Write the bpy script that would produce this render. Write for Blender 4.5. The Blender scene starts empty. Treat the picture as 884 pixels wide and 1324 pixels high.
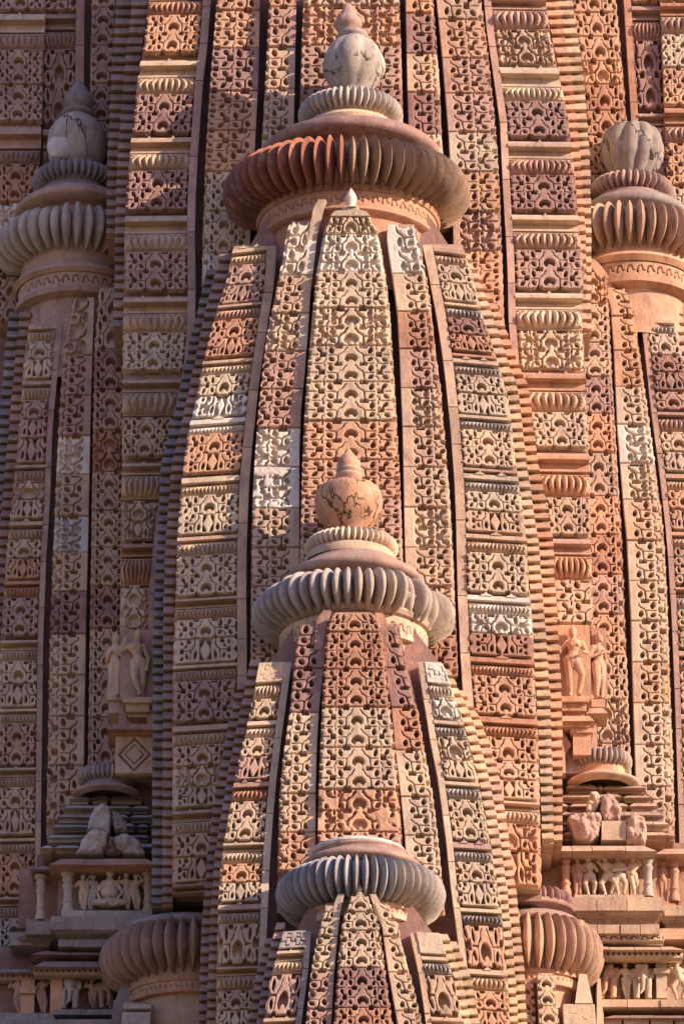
import bpy, bmesh, math, random
import numpy as np
from mathutils import Vector
rnd = random.Random(7)
scene = bpy.context.scene
COL = scene.collection
# ------------------------------------------------------------------ camera and the pixel -> place helper
EL = math.radians(23.0); DIST = 60.0; FPX = 6000.0
CE, SE = math.cos(EL), math.sin(EL)
CAMZ = 1.6; CY0 = -DIST*CE; Z0 = CAMZ + DIST*SE
def V(px, py, Y):
    """arrays of photo pixels and a depth Y -> world points"""
    px = np.asarray(px, float); py = np.asarray(py, float); Y = np.asarray(Y, float)
    a = (px-442.0)/FPX; b = (662.0-py)/FPX
    dx = a; dy = CE - b*SE; dz = SE + b*CE
    t = (Y-CY0)/dy
    return np.stack(np.broadcast_arrays(dx*t, Y, CAMZ+dz*t), -1)
def PT(px, py, Y): return V(px, py, Y).reshape(3)
def PXS(Y, py=662):       # metres per pixel at this depth
    return (Y-CY0)/(CE-(662-py)/FPX*SE)/FPX
# ------------------------------------------------------------------ materials
def make_stone(name='carved_sandstone', crack=False):
    m = bpy.data.materials.new(name); m.use_nodes = True
    nt = m.node_tree; N = nt.nodes; L = nt.links; N.clear()
    def n(t, **k):
        o = N.new(t)
        for a, b in k.items(): setattr(o, a, b)
        return o
    out = n('ShaderNodeOutputMaterial'); bs = n('ShaderNodeBsdfPrincipled')
    L.new(bs.outputs[0], out.inputs[0])
    bs.inputs['Roughness'].default_value = .88; bs.inputs['Specular IOR Level'].default_value = .18
    oi = n('ShaderNodeObjectInfo'); at = n('ShaderNodeAttribute', attribute_name='tint')
    geo = n('ShaderNodeNewGeometry')
    def noise(scale, detail=3, rough=.6, vec=None):
        o = n('ShaderNodeTexNoise'); o.inputs['Scale'].default_value = scale
        o.inputs['Detail'].default_value = detail; o.inputs['Roughness'].default_value = rough
        L.new(vec or geo.outputs['Position'], o.inputs['Vector']); return o.outputs[0]
    def ramp(src, pts):
        o = n('ShaderNodeValToRGB'); L.new(src, o.inputs[0]); e = o.color_ramp.elements
        while len(e) < len(pts): e.new(.5)
        for k, (p, c) in enumerate(pts):
            e[k].position = p; e[k].color = (c, c, c, 1) if not isinstance(c, tuple) else (*c, 1)
        return o.outputs[0]
    def mix(kind, f, a, b):
        o = n('ShaderNodeMix', data_type='RGBA', blend_type=kind)
        for s, v in ((0, f), (6, a), (7, b)):
            if isinstance(v, (int, float)): o.inputs[s].default_value = v
            elif isinstance(v, tuple): o.inputs[s].default_value = (*v, 1)
            else: L.new(v, o.inputs[s])
        return o.outputs[2]
    c = mix('MULTIPLY', 1.0, oi.outputs['Color'], at.outputs['Color'])
    c = mix('MULTIPLY', 1.0, c, ramp(noise(2.6, 4), [(.3, (.80, .74, .76)), (.5, (1, .98, .97)), (.7, (1.16, 1.12, 1.02))]))
    # veins of paler and redder stone
    vein = n('ShaderNodeMapping'); L.new(geo.outputs['Position'], vein.inputs[0])
    vein.inputs['Scale'].default_value = (1.2, 1.2, 5.5); vein.inputs['Rotation'].default_value = (0, .25, 0)
    c = mix('MIX', ramp(noise(1.7, 4, .62, vein.outputs[0]), [(.56, 0.0), (.74, .34)]), c, (.50, .27, .17))
    c = mix('MIX', ramp(noise(5.2, 5, .7), [(.56, 0.0), (.72, .38)]), c, (.60, .50, .40))
    # dark rain crust
    st = n('ShaderNodeMapping'); L.new(geo.outputs['Position'], st.inputs[0])
    st.inputs['Scale'].default_value = (6, 6, 1.4)
    c = mix('MULTIPLY', ramp(noise(1.5, 5, .68, st.outputs[0]), [(.52, 0.0), (.74, .75)]), c, (.46, .43, .44))
    c = mix('MULTIPLY', 1.0, c, ramp(noise(70, 3, .7), [(.3, .80), (.5, 1.0), (.72, 1.14)]))
    c = mix('MULTIPLY', ramp(noise(22, 3, .75), [(.60, 0.0), (.70, .5)]), c, (.55, .50, .48))
    bsum = n('ShaderNodeMath', operation='ADD')
    f1 = n('ShaderNodeMath', operation='MULTIPLY'); L.new(noise(26, 5, .7), f1.inputs[0]); f1.inputs[1].default_value = 1.0
    f2 = n('ShaderNodeMath', operation='MULTIPLY'); L.new(noise(110, 2, .6), f2.inputs[0]); f2.inputs[1].default_value = .30
    L.new(f1.outputs[0], bsum.inputs[0]); L.new(f2.outputs[0], bsum.inputs[1])
    hsrc = bsum.outputs[0]
    if crack:
        wv = n('ShaderNodeMapping'); L.new(geo.outputs['Position'], wv.inputs[0]); wv.inputs['Scale'].default_value = (3.2, 3.2, 1.3)
        dn = n('ShaderNodeTexNoise'); dn.inputs['Scale'].default_value = 2.5; dn.inputs['Detail'].default_value = 3
        L.new(wv.outputs[0], dn.inputs['Vector'])
        add = n('ShaderNodeVectorMath', operation='MULTIPLY_ADD'); L.new(dn.outputs['Color'], add.inputs[0])
        add.inputs[1].default_value = (.9, .9, .9); L.new(wv.outputs[0], add.inputs[2])
        vo = n('ShaderNodeTexVoronoi', feature='DISTANCE_TO_EDGE'); vo.inputs['Scale'].default_value = .8
        L.new(add.outputs[0], vo.inputs['Vector'])
        ln = ramp(vo.outputs['Distance'], [(.010, 1.0), (.034, 0.0)])
        gate = ramp(noise(2.2, 2, .5), [(.40, 0.0), (.46, 1.0)])
        g = n('ShaderNodeMath', operation='MULTIPLY'); L.new(ln, g.inputs[0]); L.new(gate, g.inputs[1])
        c = mix('MULTIPLY', g.outputs[0], c, (.22, .18, .16))
        s = n('ShaderNodeMath', operation='SUBTRACT'); L.new(hsrc, s.inputs[0]); L.new(g.outputs[0], s.inputs[1]); hsrc = s.outputs[0]
    bp = n('ShaderNodeBump'); bp.inputs['Strength'].default_value = .75; bp.inputs['Distance'].default_value = .014
    L.new(hsrc, bp.inputs['Height']); L.new(bp.outputs[0], bs.inputs['Normal'])
    L.new(c, bs.inputs['Base Color'])
    return m
STONE = make_stone(); CRACKED = make_stone('cracked_sandstone', True)
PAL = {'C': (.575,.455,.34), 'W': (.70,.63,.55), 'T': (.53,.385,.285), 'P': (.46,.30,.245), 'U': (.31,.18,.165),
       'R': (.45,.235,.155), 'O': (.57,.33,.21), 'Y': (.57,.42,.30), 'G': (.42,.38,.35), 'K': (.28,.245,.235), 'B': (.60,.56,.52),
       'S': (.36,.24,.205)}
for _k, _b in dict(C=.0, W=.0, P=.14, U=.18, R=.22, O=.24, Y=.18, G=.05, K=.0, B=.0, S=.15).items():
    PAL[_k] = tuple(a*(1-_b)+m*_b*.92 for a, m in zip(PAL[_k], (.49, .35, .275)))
def colour(o, ch, jit=.07):
    c = PAL[ch]; k = 1+rnd.uniform(-jit, jit); q = rnd.uniform(-jit, jit)*.5
    o.color = (c[0]*k*(1+q), c[1]*k, c[2]*k*(1-q), 1)
# ------------------------------------------------------------------ object helpers
def link_mesh(name, me, parent=None, col='T', mat=None, jit=.07):
    me.materials.append(mat or STONE)
    o = bpy.data.objects.new(name, me); COL.objects.link(o); colour(o, col, jit)
    if parent is not None:
        o.parent = parent
        base = parent
        off = Vector(base.location)
        while base.parent is not None:
            base = base.parent; off += Vector(base.location)
        o.location = -off if parent.parent is None else (0, 0, 0)
    return o
def add_tint(me, tint=None):
    a = me.attributes.new('tint', 'FLOAT_COLOR', 'FACE')
    n = len(me.polygons)
    arr = np.ones((n, 4), np.float32)
    if tint is not None: arr[:, :3] = np.array([(q, q, q) if isinstance(q, (int, float)) else q for q in tint], np.float32).reshape(n, 3)
    a.data.foreach_set('color', arr.ravel())
class MB:
    def __init__(s): s.v = []; s.f = []; s.t = []; s.smooth = False
    def add(s, vs, fs, t=1.0):
        b = len(s.v); s.v += [tuple(float(c) for c in p) for p in vs]
        for f in fs: s.f.append(tuple(b+i for i in f)); s.t.append(t)
    def hexa(s, q, t=1.0):   # 8 points: front ring 0-3, back ring 4-7
        s.add(q, [(0,1,2,3), (7,6,5,4), (0,4,5,1), (1,5,6,2), (2,6,7,3), (3,7,4,0)], t)
    def grid(s, P, t=1.0, closed=False):
        nu, nv = P.shape[:2]; b = len(s.v); s.v += [tuple(p) for p in P.reshape(-1, 3).tolist()]
        for i in range(nu if closed else nu-1):
            for j in range(nv-1):
                k = (i+1) % nu
                s.f.append((b+i*nv+j, b+k*nv+j, b+k*nv+j+1, b+i*nv+j+1)); s.t.append(t)
    def build(s, name, parent=None, col='T', mat=None, smooth=False, jit=.07):
        me = bpy.data.meshes.new(name); me.from_pydata(s.v, [], s.f); add_tint(me, s.t)
        if smooth: me.polygons.foreach_set('use_smooth', [True]*len(me.polygons))
        me.update(); return link_mesh(name, me, parent, col, mat, jit)
GROUPS = {'temple_spire': 'spires of the temple', 'temple_tower': 'far tower walls in the top corners', 'statue_niche': 'statue niches on the wall', 'roofed_shrine': 'small roofed shrines at the bottom'}
def thing(name, label, cat, loc=(0, 0, 0), group=None):
    o = bpy.data.objects.new(name, None); COL.objects.link(o); o.location = loc; o.empty_display_size = .3
    o['label'] = label; o['category'] = cat
    if group or name in GROUPS: o['group'] = group or GROUPS[name]
    return o
# ------------------------------------------------------------------ 2D carving fields (pixel units), positive = stone left standing
def seg(x, y, ax, ay, bx, by):
    dx, dy = bx-ax, by-ay; t = np.clip(((x-ax)*dx+(y-ay)*dy)/(dx*dx+dy*dy), 0, 1)
    return np.hypot(x-ax-t*dx, y-ay-t*dy)
def line(x, y, pts, r):
    d = seg(x, y, *pts[0], *pts[1])
    for a, b in zip(pts[1:], pts[2:]): d = np.minimum(d, seg(x, y, *a, *b))
    return d-r
def box(x, y, cx, cy, hx, hy):
    qx = np.abs(x-cx)-hx; qy = np.abs(y-cy)-hy
    return np.hypot(np.maximum(qx, 0), np.maximum(qy, 0))+np.minimum(np.maximum(qx, qy), 0)
def disc(x, y, cx, cy, r): return np.hypot(x-cx, y-cy)-r
def leaf(x, y, cx, cy, r, sx, sy):
    """leaf shaped hole with two points, lying along (sx, sy)"""
    n = math.hypot(sx, sy); ux, uy = sx/n, sy/n
    a = (x-cx)*ux+(y-cy)*uy; b = -(x-cx)*uy+(y-cy)*ux
    L, W = 1.42*r, .92*r; R = (L*L+W*W)/(2*W)
    return np.maximum(np.hypot(a, b-(R-W))-R, np.hypot(a, b+(R-W))-R)
def vnoise(x, y, s, seed):
    r = np.random.RandomState(seed); T = r.rand(64, 64)*2-1
    X = x/s; Y = y/s; xi = np.floor(X).astype(int); yi = np.floor(Y).astype(int); fx = X-xi; fy = Y-yi
    fx = fx*fx*(3-2*fx); fy = fy*fy*(3-2*fy)
    g = lambda i, j: T[i % 64, j % 64]
    return (g(xi, yi)*(1-fx)+g(xi+1, yi)*fx)*(1-fy)+(g(xi, yi+1)*(1-fx)+g(xi+1, yi+1)*fx)*fy
def lattice_row(x, y, h, horseshoe=True, diamond=False, sc=1.0):
    """one row of the lattice, y from 0 (bottom) to 26"""
    ax = np.abs(x); F = []
    if diamond:
        d = (ax/9.5+np.abs(y-13.2)/11.5-1)*6.5
        F.append(np.maximum(box(ax, y, 0, 13, 11, 11.6), -(d-.2)))
        F.append(line(ax, y, [(19, 25), (18, 20.5), (21, 17), (25.5, 13.5), (26.5, 9), (26.5, 3)], 1.15))
        F.append(line(ax, y, [(26, 13), (37, 13)], .95))
        F.append(leaf(ax, y, 18, 8, 3.9, -.2, 1.2))
        F.append(box(ax, y, 30, 23.5, 4, 2.7)); F.append(leaf(ax, y, 33, 7, 3.1, -.8, -.8)); 
        F.append(leaf(ax, y, 34.5, 18.2, 2.4, .9, -.6)); F.append(box(ax, y, 42, 13, 3.6, 3.4))
        F.append(leaf(ax, y, 42, 22, 2.6, .8, .4)); F.append(leaf(ax, y, 42, 4.5, 2.8, .8, -.3))
        F.append(line(ax, y, [(0, 25.6), (14, 25.6)], .8))
    else:
        if horseshoe:
            hs = np.maximum((np.hypot(x/(9.0*sc**.55), (y-8.4)/6.7)-1)*7.4, 2.0-y)
            hs = np.maximum(hs, -(np.hypot((x-.6)/sc**.7, y-2.6)-3.8))
            F.append(hs)
        F.append(line(ax, y, [(18.3, 2.4), (17.2, 6.5), (17.2, 11.5), (15.8, 14.6), (12.0, 16.6), (9.2, 18.8), (8.3, 21.8), (5.4, 24.0)], 1.05))
        F.append(line(ax, y, [(17, 12.6), (30.5, 12.6)], .9))
        F.append(box(ax, y, 16.8, 26.3, 5.6, 3.9)); F.append(box(ax, y, 16.8, -.3, 5.6, 2.6))
        F.append(leaf(ax, y, 26.5, 19.4, 3.9, .35, 1.1)); F.append(leaf(ax, y, 26, 6.4, 3.5, 1.1, .75))
        F.append(line(ax, y, [(22, 0), (31, 0)], .9)); F.append(line(ax, y, [(22, 26), (31, 26)], .9))
        F.append(line(ax, y, [(36, 0), (35.7, 4), (32.5, 7.5)], .95)); F.append(line(ax, y, [(34.5, 26), (34.5, 21.5)], .95))
        F.append(box(ax, y, 37.6, 13.3, 4.4, 3.9))
        F.append(leaf(ax, y, 44.8, 5.8, 3.4, -1.1, .8)); F.append(leaf(ax, y, 43.2, 20.6, 3.4, 1.1, .8))
        F.append(line(ax, y, [(44, 13), (54, 13)], .95)); F.append(line(ax, y, [(38, 0), (50, 0)], .9)); F.append(line(ax, y, [(38, 26), (50, 26)], .9))
        F.append(box(ax, y, 55, 26, 3.4, 3.2)); F.append(box(ax, y, 55, 0, 3.4, 3.0))
        F.append(leaf(ax, y, 56, 8, 2.7, .8, .4)); F.append(leaf(ax, y, 56, 18.5, 2.7, .8, .6))
    f = F[0]
    for g in F[1:]: f = np.minimum(f, g)
    return f
TPL = {}
def template(kind, w, h, worn, seed, margin):
    """crisp two level relief: marching squares over the carving field. Returns verts (u, v, depth px) and faces"""
    w = int(round(w/6.0)*6); h = int(round(h/4.0)*4) if h > 10 else int(h)
    w = max(w, 12); seed = seed % 4
    key = (kind, w, h, worn, seed, margin)
    if key in TPL: return TPL[key]
    cs = 1.12
    nx = max(8, int(round(w/cs))); ny = max(6, int(round(h/cs)))
    X, Y = np.meshgrid(np.linspace(0, w, nx+1), np.linspace(0, h, ny+1), indexing='ij')
    mw = abs(margin)
    rows = {'PP': 2, 'GD': 2, 'G': 1, 'D': 1, 'S': 2, 'S1': 1, 'Q': 2, 'TRI': 1, 'Z': 1, 'BOSS': 1}[kind]
    rh = h/rows; ky = 26.0/rh
    yy = (h-Y)                                     # up
    r = np.floor(yy/rh-1e-6); yl = (yy-r*rh)*ky
    wx = X + .35*vnoise(X, Y, 9, seed+5); yl2 = yl+.45*vnoise(X, Y, 8, seed+6)
    if kind in ('PP', 'GD', 'G', 'D'):
        xc = (wx-mw-(w-mw)/2) if margin > 0 else (wx-(w-mw)/2)
        sc = min(max(57.0/((w-mw)/2), .95), 1.75)
        xs = xc*sc
        f = lattice_row(xs, yl2, rh, sc=sc)
        if kind == 'D': f = lattice_row(xs, yl2, rh, diamond=True)
        if kind == 'GD':
            fd = lattice_row(xs, yl2, rh, diamond=True); f = np.where(r == 0, fd, f)
        f = f/((1+sc)/2)
    elif kind in ('S', 'S1'):
        xs = (wx-mw) if margin > 0 else (w-mw-wx)
        f = lattice_row(xs+7, yl2, rh, horseshoe=False)
        f = np.minimum(f, leaf(xs, yl2, 4, 8, 3.6, .4, 1.2))
    elif kind == 'Q':
        q = 6.0; xc = X-w/2; yc = Y-h*.5
        i = np.floor(xc/q+.5); j = np.floor(yc/(h/4.2)+.5)
        f = -box(xc, yc, i*q, j*(h/4.2), q/2-.2, h/8.4-.2)*1.0
        f = np.where(((i+j) % 2 == 0) & (np.abs(i) <= 2) & (np.abs(j) <= 1), f, 1.5)
    elif kind == 'TRI':
        p = 7.0; xm = np.abs(np.mod(X, p)-p/2)
        f = -(h*.75-Y*1.0 - xm*1.9)*.45; f = np.where(Y < h*.25, np.minimum(1, 99), f)
        f = np.where((Y > h*.85) | (Y < h*.12), 1.2, f)
    elif kind == 'Z':
        p = 13.0; xm = np.mod(X, p)-p/2
        f = line(xm, Y, [(-5, h*.7), (-3, h*.35), (1, h*.3), (3, h*.62), (5.5, h*.6)], 1.0)
        f = np.minimum(f, disc(np.mod(X+4, p)-p/2, Y, 0, h*.7, 1.7))
    elif kind == 'BOSS':
        f = np.minimum((np.abs(X-w/2)/(w*.42)+np.abs(Y-h/2)/(h*.42)-1)*-8, 5)
        f = np.abs((np.abs(X-w/2)/(w*.40)+np.abs(Y-h/2)/(h*.42)-1)*7)-.9
        f = np.minimum(f, np.abs((np.abs(X-w/2)/(w*.24)+np.abs(Y-h/2)/(h*.26)-1)*5)-.6)
    if kind in ('PP', 'GD', 'G', 'D', 'S', 'S1'):
        # ragged teeth along the free edges
        for side in (0, 1):
            if margin > 0 and side == 0 or margin < 0 and side == 1: continue
            e = X if side == 0 else w-X
            t1 = np.abs(yl-13)*.9-(5.2-e)*.75; t2 = np.minimum(np.abs(yl), np.abs(yl-26))*.9-(4.2-e)*.75
            f = np.minimum(f, np.minimum(t1, t2))
    if margin:
        e = X if margin > 0 else w-X
        f = np.where(e < mw, np.maximum(np.abs(f)*0+1.5, mw-e), f); f = np.maximum(f, (mw-e))
    if worn >= 1: f = f-.35+.6*vnoise(X, Y, 5.5, seed+20)
    else: f = f+.14+.25*vnoise(X, Y, 5.5, seed+20)
    if worn >= 2: 
        g = vnoise(X, Y, 17, seed+30)+.3*vnoise(X, Y, 6, seed+31)
        f = np.maximum(f, (g-.15)*6)
    # --- verts
    f = np.where(np.abs(f) < 1e-3, 1e-3, f)
    relief = vnoise(X, Y, 9, seed+40)*.16+vnoise(X, Y, 3.5, seed+41)*.08
    if worn >= 1: relief = relief*2.2+.3
    if worn >= 2: relief = relief*1.6+1.2*np.clip(vnoise(X, Y, 14, seed+42), 0, 1)
    dep = 14.0 if worn == 0 else 9.0
    front = relief+np.clip(1.0-f, 0, 1)*(.15 if worn == 0 else .8)
    back = dep+relief*.5+vnoise(X, Y, 5, seed+44)*.6-np.clip(1.2+f, 0, 1)*.8
    nxy = (nx+1)*(ny+1)
    vs = [np.stack([X.ravel()/w, Y.ravel()/h, front.ravel()], 1), np.stack([X.ravel()/w, Y.ravel()/h, back.ravel()], 1)]
    extra = []; emap = {}
    fl = f.ravel(); Xf = X.ravel()/w; Yf = Y.ravel()/h; fr = front.ravel()
    edgeR = .3 if worn == 0 else .9
    def ev(a, b):
        k = (a, b) if a < b else (b, a)
        if k not in emap:
            t = fl[a]/(fl[a]-fl[b]); x = Xf[a]+t*(Xf[b]-Xf[a]); y = Yf[a]+t*(Yf[b]-Yf[a]); z = min(fr[a]+t*(fr[b]-fr[a])+edgeR, dep-1.5)
            emap[k] = 2*nxy+len(extra); extra.append((x, y, z)); extra.append((x, y, dep-.4))
        return emap[k]
    faces = []
    ins = fl > 0; I = lambda i, j: i*(ny+1)+j
    for i in range(nx):
        for j in range(ny):
            c = (I(i, j), I(i, j+1), I(i+1, j+1), I(i+1, j))      # seen from the front
            s = ins[c[0]]+ins[c[1]]+ins[c[2]]+ins[c[3]]
            if s == 4: faces.append(c)
            elif s == 0: faces.append(tuple(q+nxy for q in c))
            else:
                fp = []; bp = []; cross = []
                for k in range(4):
                    a, b = c[k], c[(k+1) % 4]
                    if ins[a]: fp.append(a)
                    else: bp.append(a+nxy)
                    if ins[a] != ins[b]:
                        e = ev(a, b); fp.append(e); bp.append(e+1); cross.append((e, ins[a]))
                if len(fp) >= 3: faces.append(tuple(fp))
                if len(bp) >= 3: faces.append(tuple(bp))
                if len(cross) == 2:
                    (e0, i0), (e1, i1) = cross
                    if i0: faces.append((e0, e0+1, e1+1, e1))
                    else: faces.append((e1, e1+1, e0+1, e0))
                elif len(cross) == 4:
                    for q in range(4):
                        if cross[q][1]:
                            e0 = cross[q][0]; e1 = cross[(q+1) % 4][0]; faces.append((e0, e0+1, e1+1, e1))
    # rim: stone walls at the four sides
    def rim(a, b):
        A, B = ins[a], ins[b]
        if not A and not B: return
        if A and B: faces.append((b, a, a+nxy, b+nxy))
        elif A: e = ev(a, b); faces.append((e, a, a+nxy, e+1))
        else: e = ev(a, b); faces.append((b, e, e+1, b+nxy))
    for j in range(ny): rim(I(0, j), I(0, j+1)); rim(I(nx, j+1), I(nx, j))
    for i in range(nx): rim(I(i+1, 0), I(i, 0)); rim(I(i, ny), I(i+1, ny))
    # body behind
    bb = 2*nxy+len(extra)
    body = []
    for (uu, vv) in ((0, 0), (0, .5), (0, 1), (1, 1), (1, .5), (1, 0)): body.append((uu, vv, dep-.2)); body.append((uu, vv, 18.5))
    for k in range(6):
        a = bb+2*k; b = bb+2*((k+1) % 6); faces.append((a, a+1, b+1, b))
    ve = np.array(extra+body, float)
    VV = np.concatenate([*vs, ve]) if len(ve) else np.concatenate(vs)
    # drop unused vertices
    tot = np.array([len(q) for q in faces], np.int32); vi = np.concatenate([np.array(q, np.int32) for q in faces])
    used, inv = np.unique(vi, return_inverse=True); VV = VV[used]; vi = inv.astype(np.int32)
    st = np.concatenate([[0], np.cumsum(tot)[:-1]]).astype(np.int32)
    TPL[key] = (VV, vi, st, tot); return TPL[key]
def fast_mesh(name, co, T):
    VV, vi, st, tot = T
    me = bpy.data.meshes.new(name); me.vertices.add(len(co)); me.vertices.foreach_set('co', co.astype(np.float32).ravel())
    me.loops.add(len(vi)); me.loops.foreach_set('vertex_index', vi)
    me.polygons.add(len(st)); me.polygons.foreach_set('loop_start', st); me.polygons.foreach_set('loop_total', tot)
    me.update(calc_edges=True); add_tint(me); me.validate(); return me
def interp(pts):
    ys = np.array([p[0] for p in pts], float); vs = np.array([p[1] for p in pts], float)
    def f(y):
        y = np.asarray(y, float); r = np.interp(y, ys, vs)
        r = np.where(y < ys[0], vs[0]+(y-ys[0])*(vs[1]-vs[0])/(ys[1]-ys[0]), r)
        return np.where(y > ys[-1], vs[-1]+(y-ys[-1])*(vs[-1]-vs[-2])/(ys[-1]-ys[-2]), r)
    return f
WORN = {'W': 1, 'B': 2}
class Band:
    """one vertical carved band of a spire: edges in the picture, depth as a function of height"""
    def __init__(s, root, edges, depth, rail=0, railcol='P', tilt=0, top=None, bottom=None, thick=2.0):
        s.root = root; s.xl = interp([(e[0], e[1]) for e in edges]); s.xr = interp([(e[0], e[2]) for e in edges])
        s.Y = depth; s.rail = rail; s.tilt = tilt
        y0 = top if top is not None else edges[0][0]; y1 = bottom if bottom is not None else edges[-1][0]
        s.y0, s.y1 = y0, y1
        mb = MB(); ny = max(3, int((y1-y0)/40)); ys = np.linspace(y0, y1, ny)
        # backing slab
        def slab(fl, fr, d0, d1, yy, t=1.0):
            for a, b in zip(yy[:-1], yy[1:]):
                q = []
                for d in (d0, d1):
                    for (fx, y) in ((fl, a), (fl, b), (fr, b), (fr, a)):
                        q.append(PT(fx(y), y+(d-d0)*0, s.Y(y)+d) if d == d0 else PT(fx(y), y, s.Y(y)+d0)+np.array([0, d1-d0, 0]))
                mb.hexa(q, t)
        slab(lambda y: s.xl(y)+1.0, lambda y: s.xr(y)-1.0, .168, thick, ys)
        if rail:
            y = y0
            while y < y1-4:
                h = min(rnd.choice((48, 52, 60, 74, 98)), y1-y)
                k = rnd.uniform(.85, 1.15); dj = rnd.uniform(-.012, .012)
                if rail > 0: fl, fr = s.xl, (lambda yy: s.xl(yy)+rail)
                else: fl, fr = (lambda yy: s.xr(yy)+rail), s.xr
                slab(fl, fr, dj-.012, .2, np.array([y+.5, y+h*.5, y+h-.5]), k)
                y += h
        s.ob = mb.build('carved_band', root, railcol)
        s.n = 0
    def pos(s, u, v, y0, y1, dep, pad=0.0):
        u = np.asarray(u, float); v = np.asarray(v, float)
        py = y0+(y1-y0)*v
        xl = s.xl(py)+(s.rail if s.rail > 0 else 0); xr = s.xr(py)+(s.rail if s.rail < 0 else 0)
        px = xl+(xr-xl)*u; pyt = py+s.tilt*(u-.5)
        Y = s.Y(py); P = V(px, pyt, Y)
        P[..., 1] += dep; return P
    def panel(s, y0, y1, kind, col, margin=0, worn=None):
        ym = (y0+y1)/2; w = float(s.xr(ym)-s.xl(ym))-abs(s.rail)
        if worn is None: worn = WORN.get(col, 1 if rnd.random() < .12 else 0)
        if margin: margin = int(math.copysign(min(abs(margin), w*.3), margin))
        T = template(kind, w, y1-y0, worn, rnd.randrange(4), margin)
        g = .45; dj = rnd.uniform(-.014, .014); sc = .0100
        co = s.pos(T[0][:, 0], T[0][:, 1], y0+g, y1-g, dj-(.02 if s.rail else 0)+T[0][:, 2]*sc)
        return link_mesh('carved_panel', fast_mesh('carved_panel', co, T), s.ob, col)
    def roll(s, y0, y1, col, base=.085, ribs=None):
        bulge = .062+.0050*(y1-y0)
        w = float(s.xr(y0)-s.xl(y0))-abs(s.rail); h = y1-y0
        n = ribs or max(7, int(w/max(4.8, h*.36))); nu = n*6+1; nv = 9
        u = np.linspace(0, 1, nu)[:, None]*np.ones((1, nv)); v = np.ones((nu, 1))*np.linspace(0, 1, nv)[None]
        c = np.sin(np.pi*v)**.55
        up = .5+(u-.5)*(1+.30*(1-np.sin(np.pi*np.clip((v-.05)/.95, 0, 1))))+(u-.5)*(v-.5)*-.10
        ph = np.abs(2*np.mod(up*n, 1)-1)
        end = np.clip(np.minimum(u, 1-u)*n*.9, 0, 1)**.5
        d = base-bulge*c*(1-.50*ph**1.5)*(.5+.5*end)
        mb = MB(); mb.grid(s.pos(u, v, y0+.5, y1-.5, d))
        # fillet strips above and below
        for a, b, dd in ((y0-.1, y0+.9, base-.035), (y1-.9, y1+.1, base-.035)):
            q = [s.pos(*p, a, b, dd) for p in ((0, 0), (0, 1), (1, 1), (1, 0))]+[s.pos(*p, a, b, .18) for p in ((0, 0), (0, 1), (1, 1), (1, 0))]
            mb.hexa(q)
        for uu in (0, 1):   # end caps
            dd = base-bulge*np.sin(np.pi*np.linspace(0, 1, nv))**.7*.35
            ring = s.pos(np.full(nv, uu), np.linspace(0, 1, nv), y0+.5, y1-.5, base-bulge*np.sin(np.pi*np.linspace(0, 1, nv))**.7*.55*(1-.42*1))
            back = s.pos(np.full(nv, uu), np.linspace(0, 1, nv), y0+.5, y1-.5, .18)
            mb.grid(np.stack([ring, back]))
        return mb.build('ribbed_roll', s.ob, col)
    def ledge(s, y0, y1, col, bump=None):
        h = y1-y0; mb = MB(); out = 1.5/ max(20., float(s.xr(y0)-s.xl(y0)))
        prof = [(.17, 0), (.02, .04), (-.03, .28), (-.03, .44), (.12, .47), (.12, .84), (.05, .88), (.05, 1.0), (.17, 1.0)] if h > 11 else \
               [(.17, 0), (.03, .05), (-.01, .3), (-.01, .85), (.17, .95)]
        us = np.array([-.0, .0, .33, .66, 1.0, 1.0]); P = []
        for k, u in enumerate(us):
            P.append(np.stack([s.pos(u, v, y0+.4, y1-.4, d if k not in (0, 5) else .17) for d, v in prof]))
        mb.grid(np.stack(P))
        if bump is None: bump = rnd.choice((0, 1, 1, 2)) if h > 8 else 0
        for cx in {0: (), 1: (.5,), 2: (.3, .7)}[bump]:
            hw = .055+.02*rnd.random(); hh = .30 if h > 11 else .5
            prof2 = [(-hw*1.5, 0), (-hw, -hh*.35), (-hw*.45, -hh*.5), (0, -hh), (hw*.45, -hh*.5), (hw, -hh*.35), (hw*1.5, 0)]
            fr = [s.pos(cx+a, .30+b, y0, y1, -.022) for a, b in prof2]; bk = [s.pos(cx+a, .30+b, y0, y1, .08) for a, b in prof2]
            n = len(fr); mb.add(fr+bk, [tuple(range(n))]+[(i, (i+1) % n, (i+1) % n+n, i+n) for i in range(n)])
        return mb.build('ledge', s.ob, col)
    def seq(s, items, margin=0):
        for it in items:
            y0, y1, k, col = it[:4]
            if k == 'R': s.roll(y0, y1, col)
            elif k == 'L': s.ledge(y0, y1, col)
            elif k == 'N': s.plain(y0, y1, col)
            else: s.panel(y0, y1, k, col, margin, it[4] if len(it) > 4 else None)
    def plain(s, y0, y1, col):
        mb = MB(); q = [s.pos(*p, y0+.5, y1-.5, .0) for p in ((0, 0), (0, 1), (1, 1), (1, 0))]+[s.pos(*p, y0+.5, y1-.5, .18) for p in ((0, 0), (0, 1), (1, 1), (1, 0))]
        mb.hexa(q); return mb.build('plain_block', s.ob, col)
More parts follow.
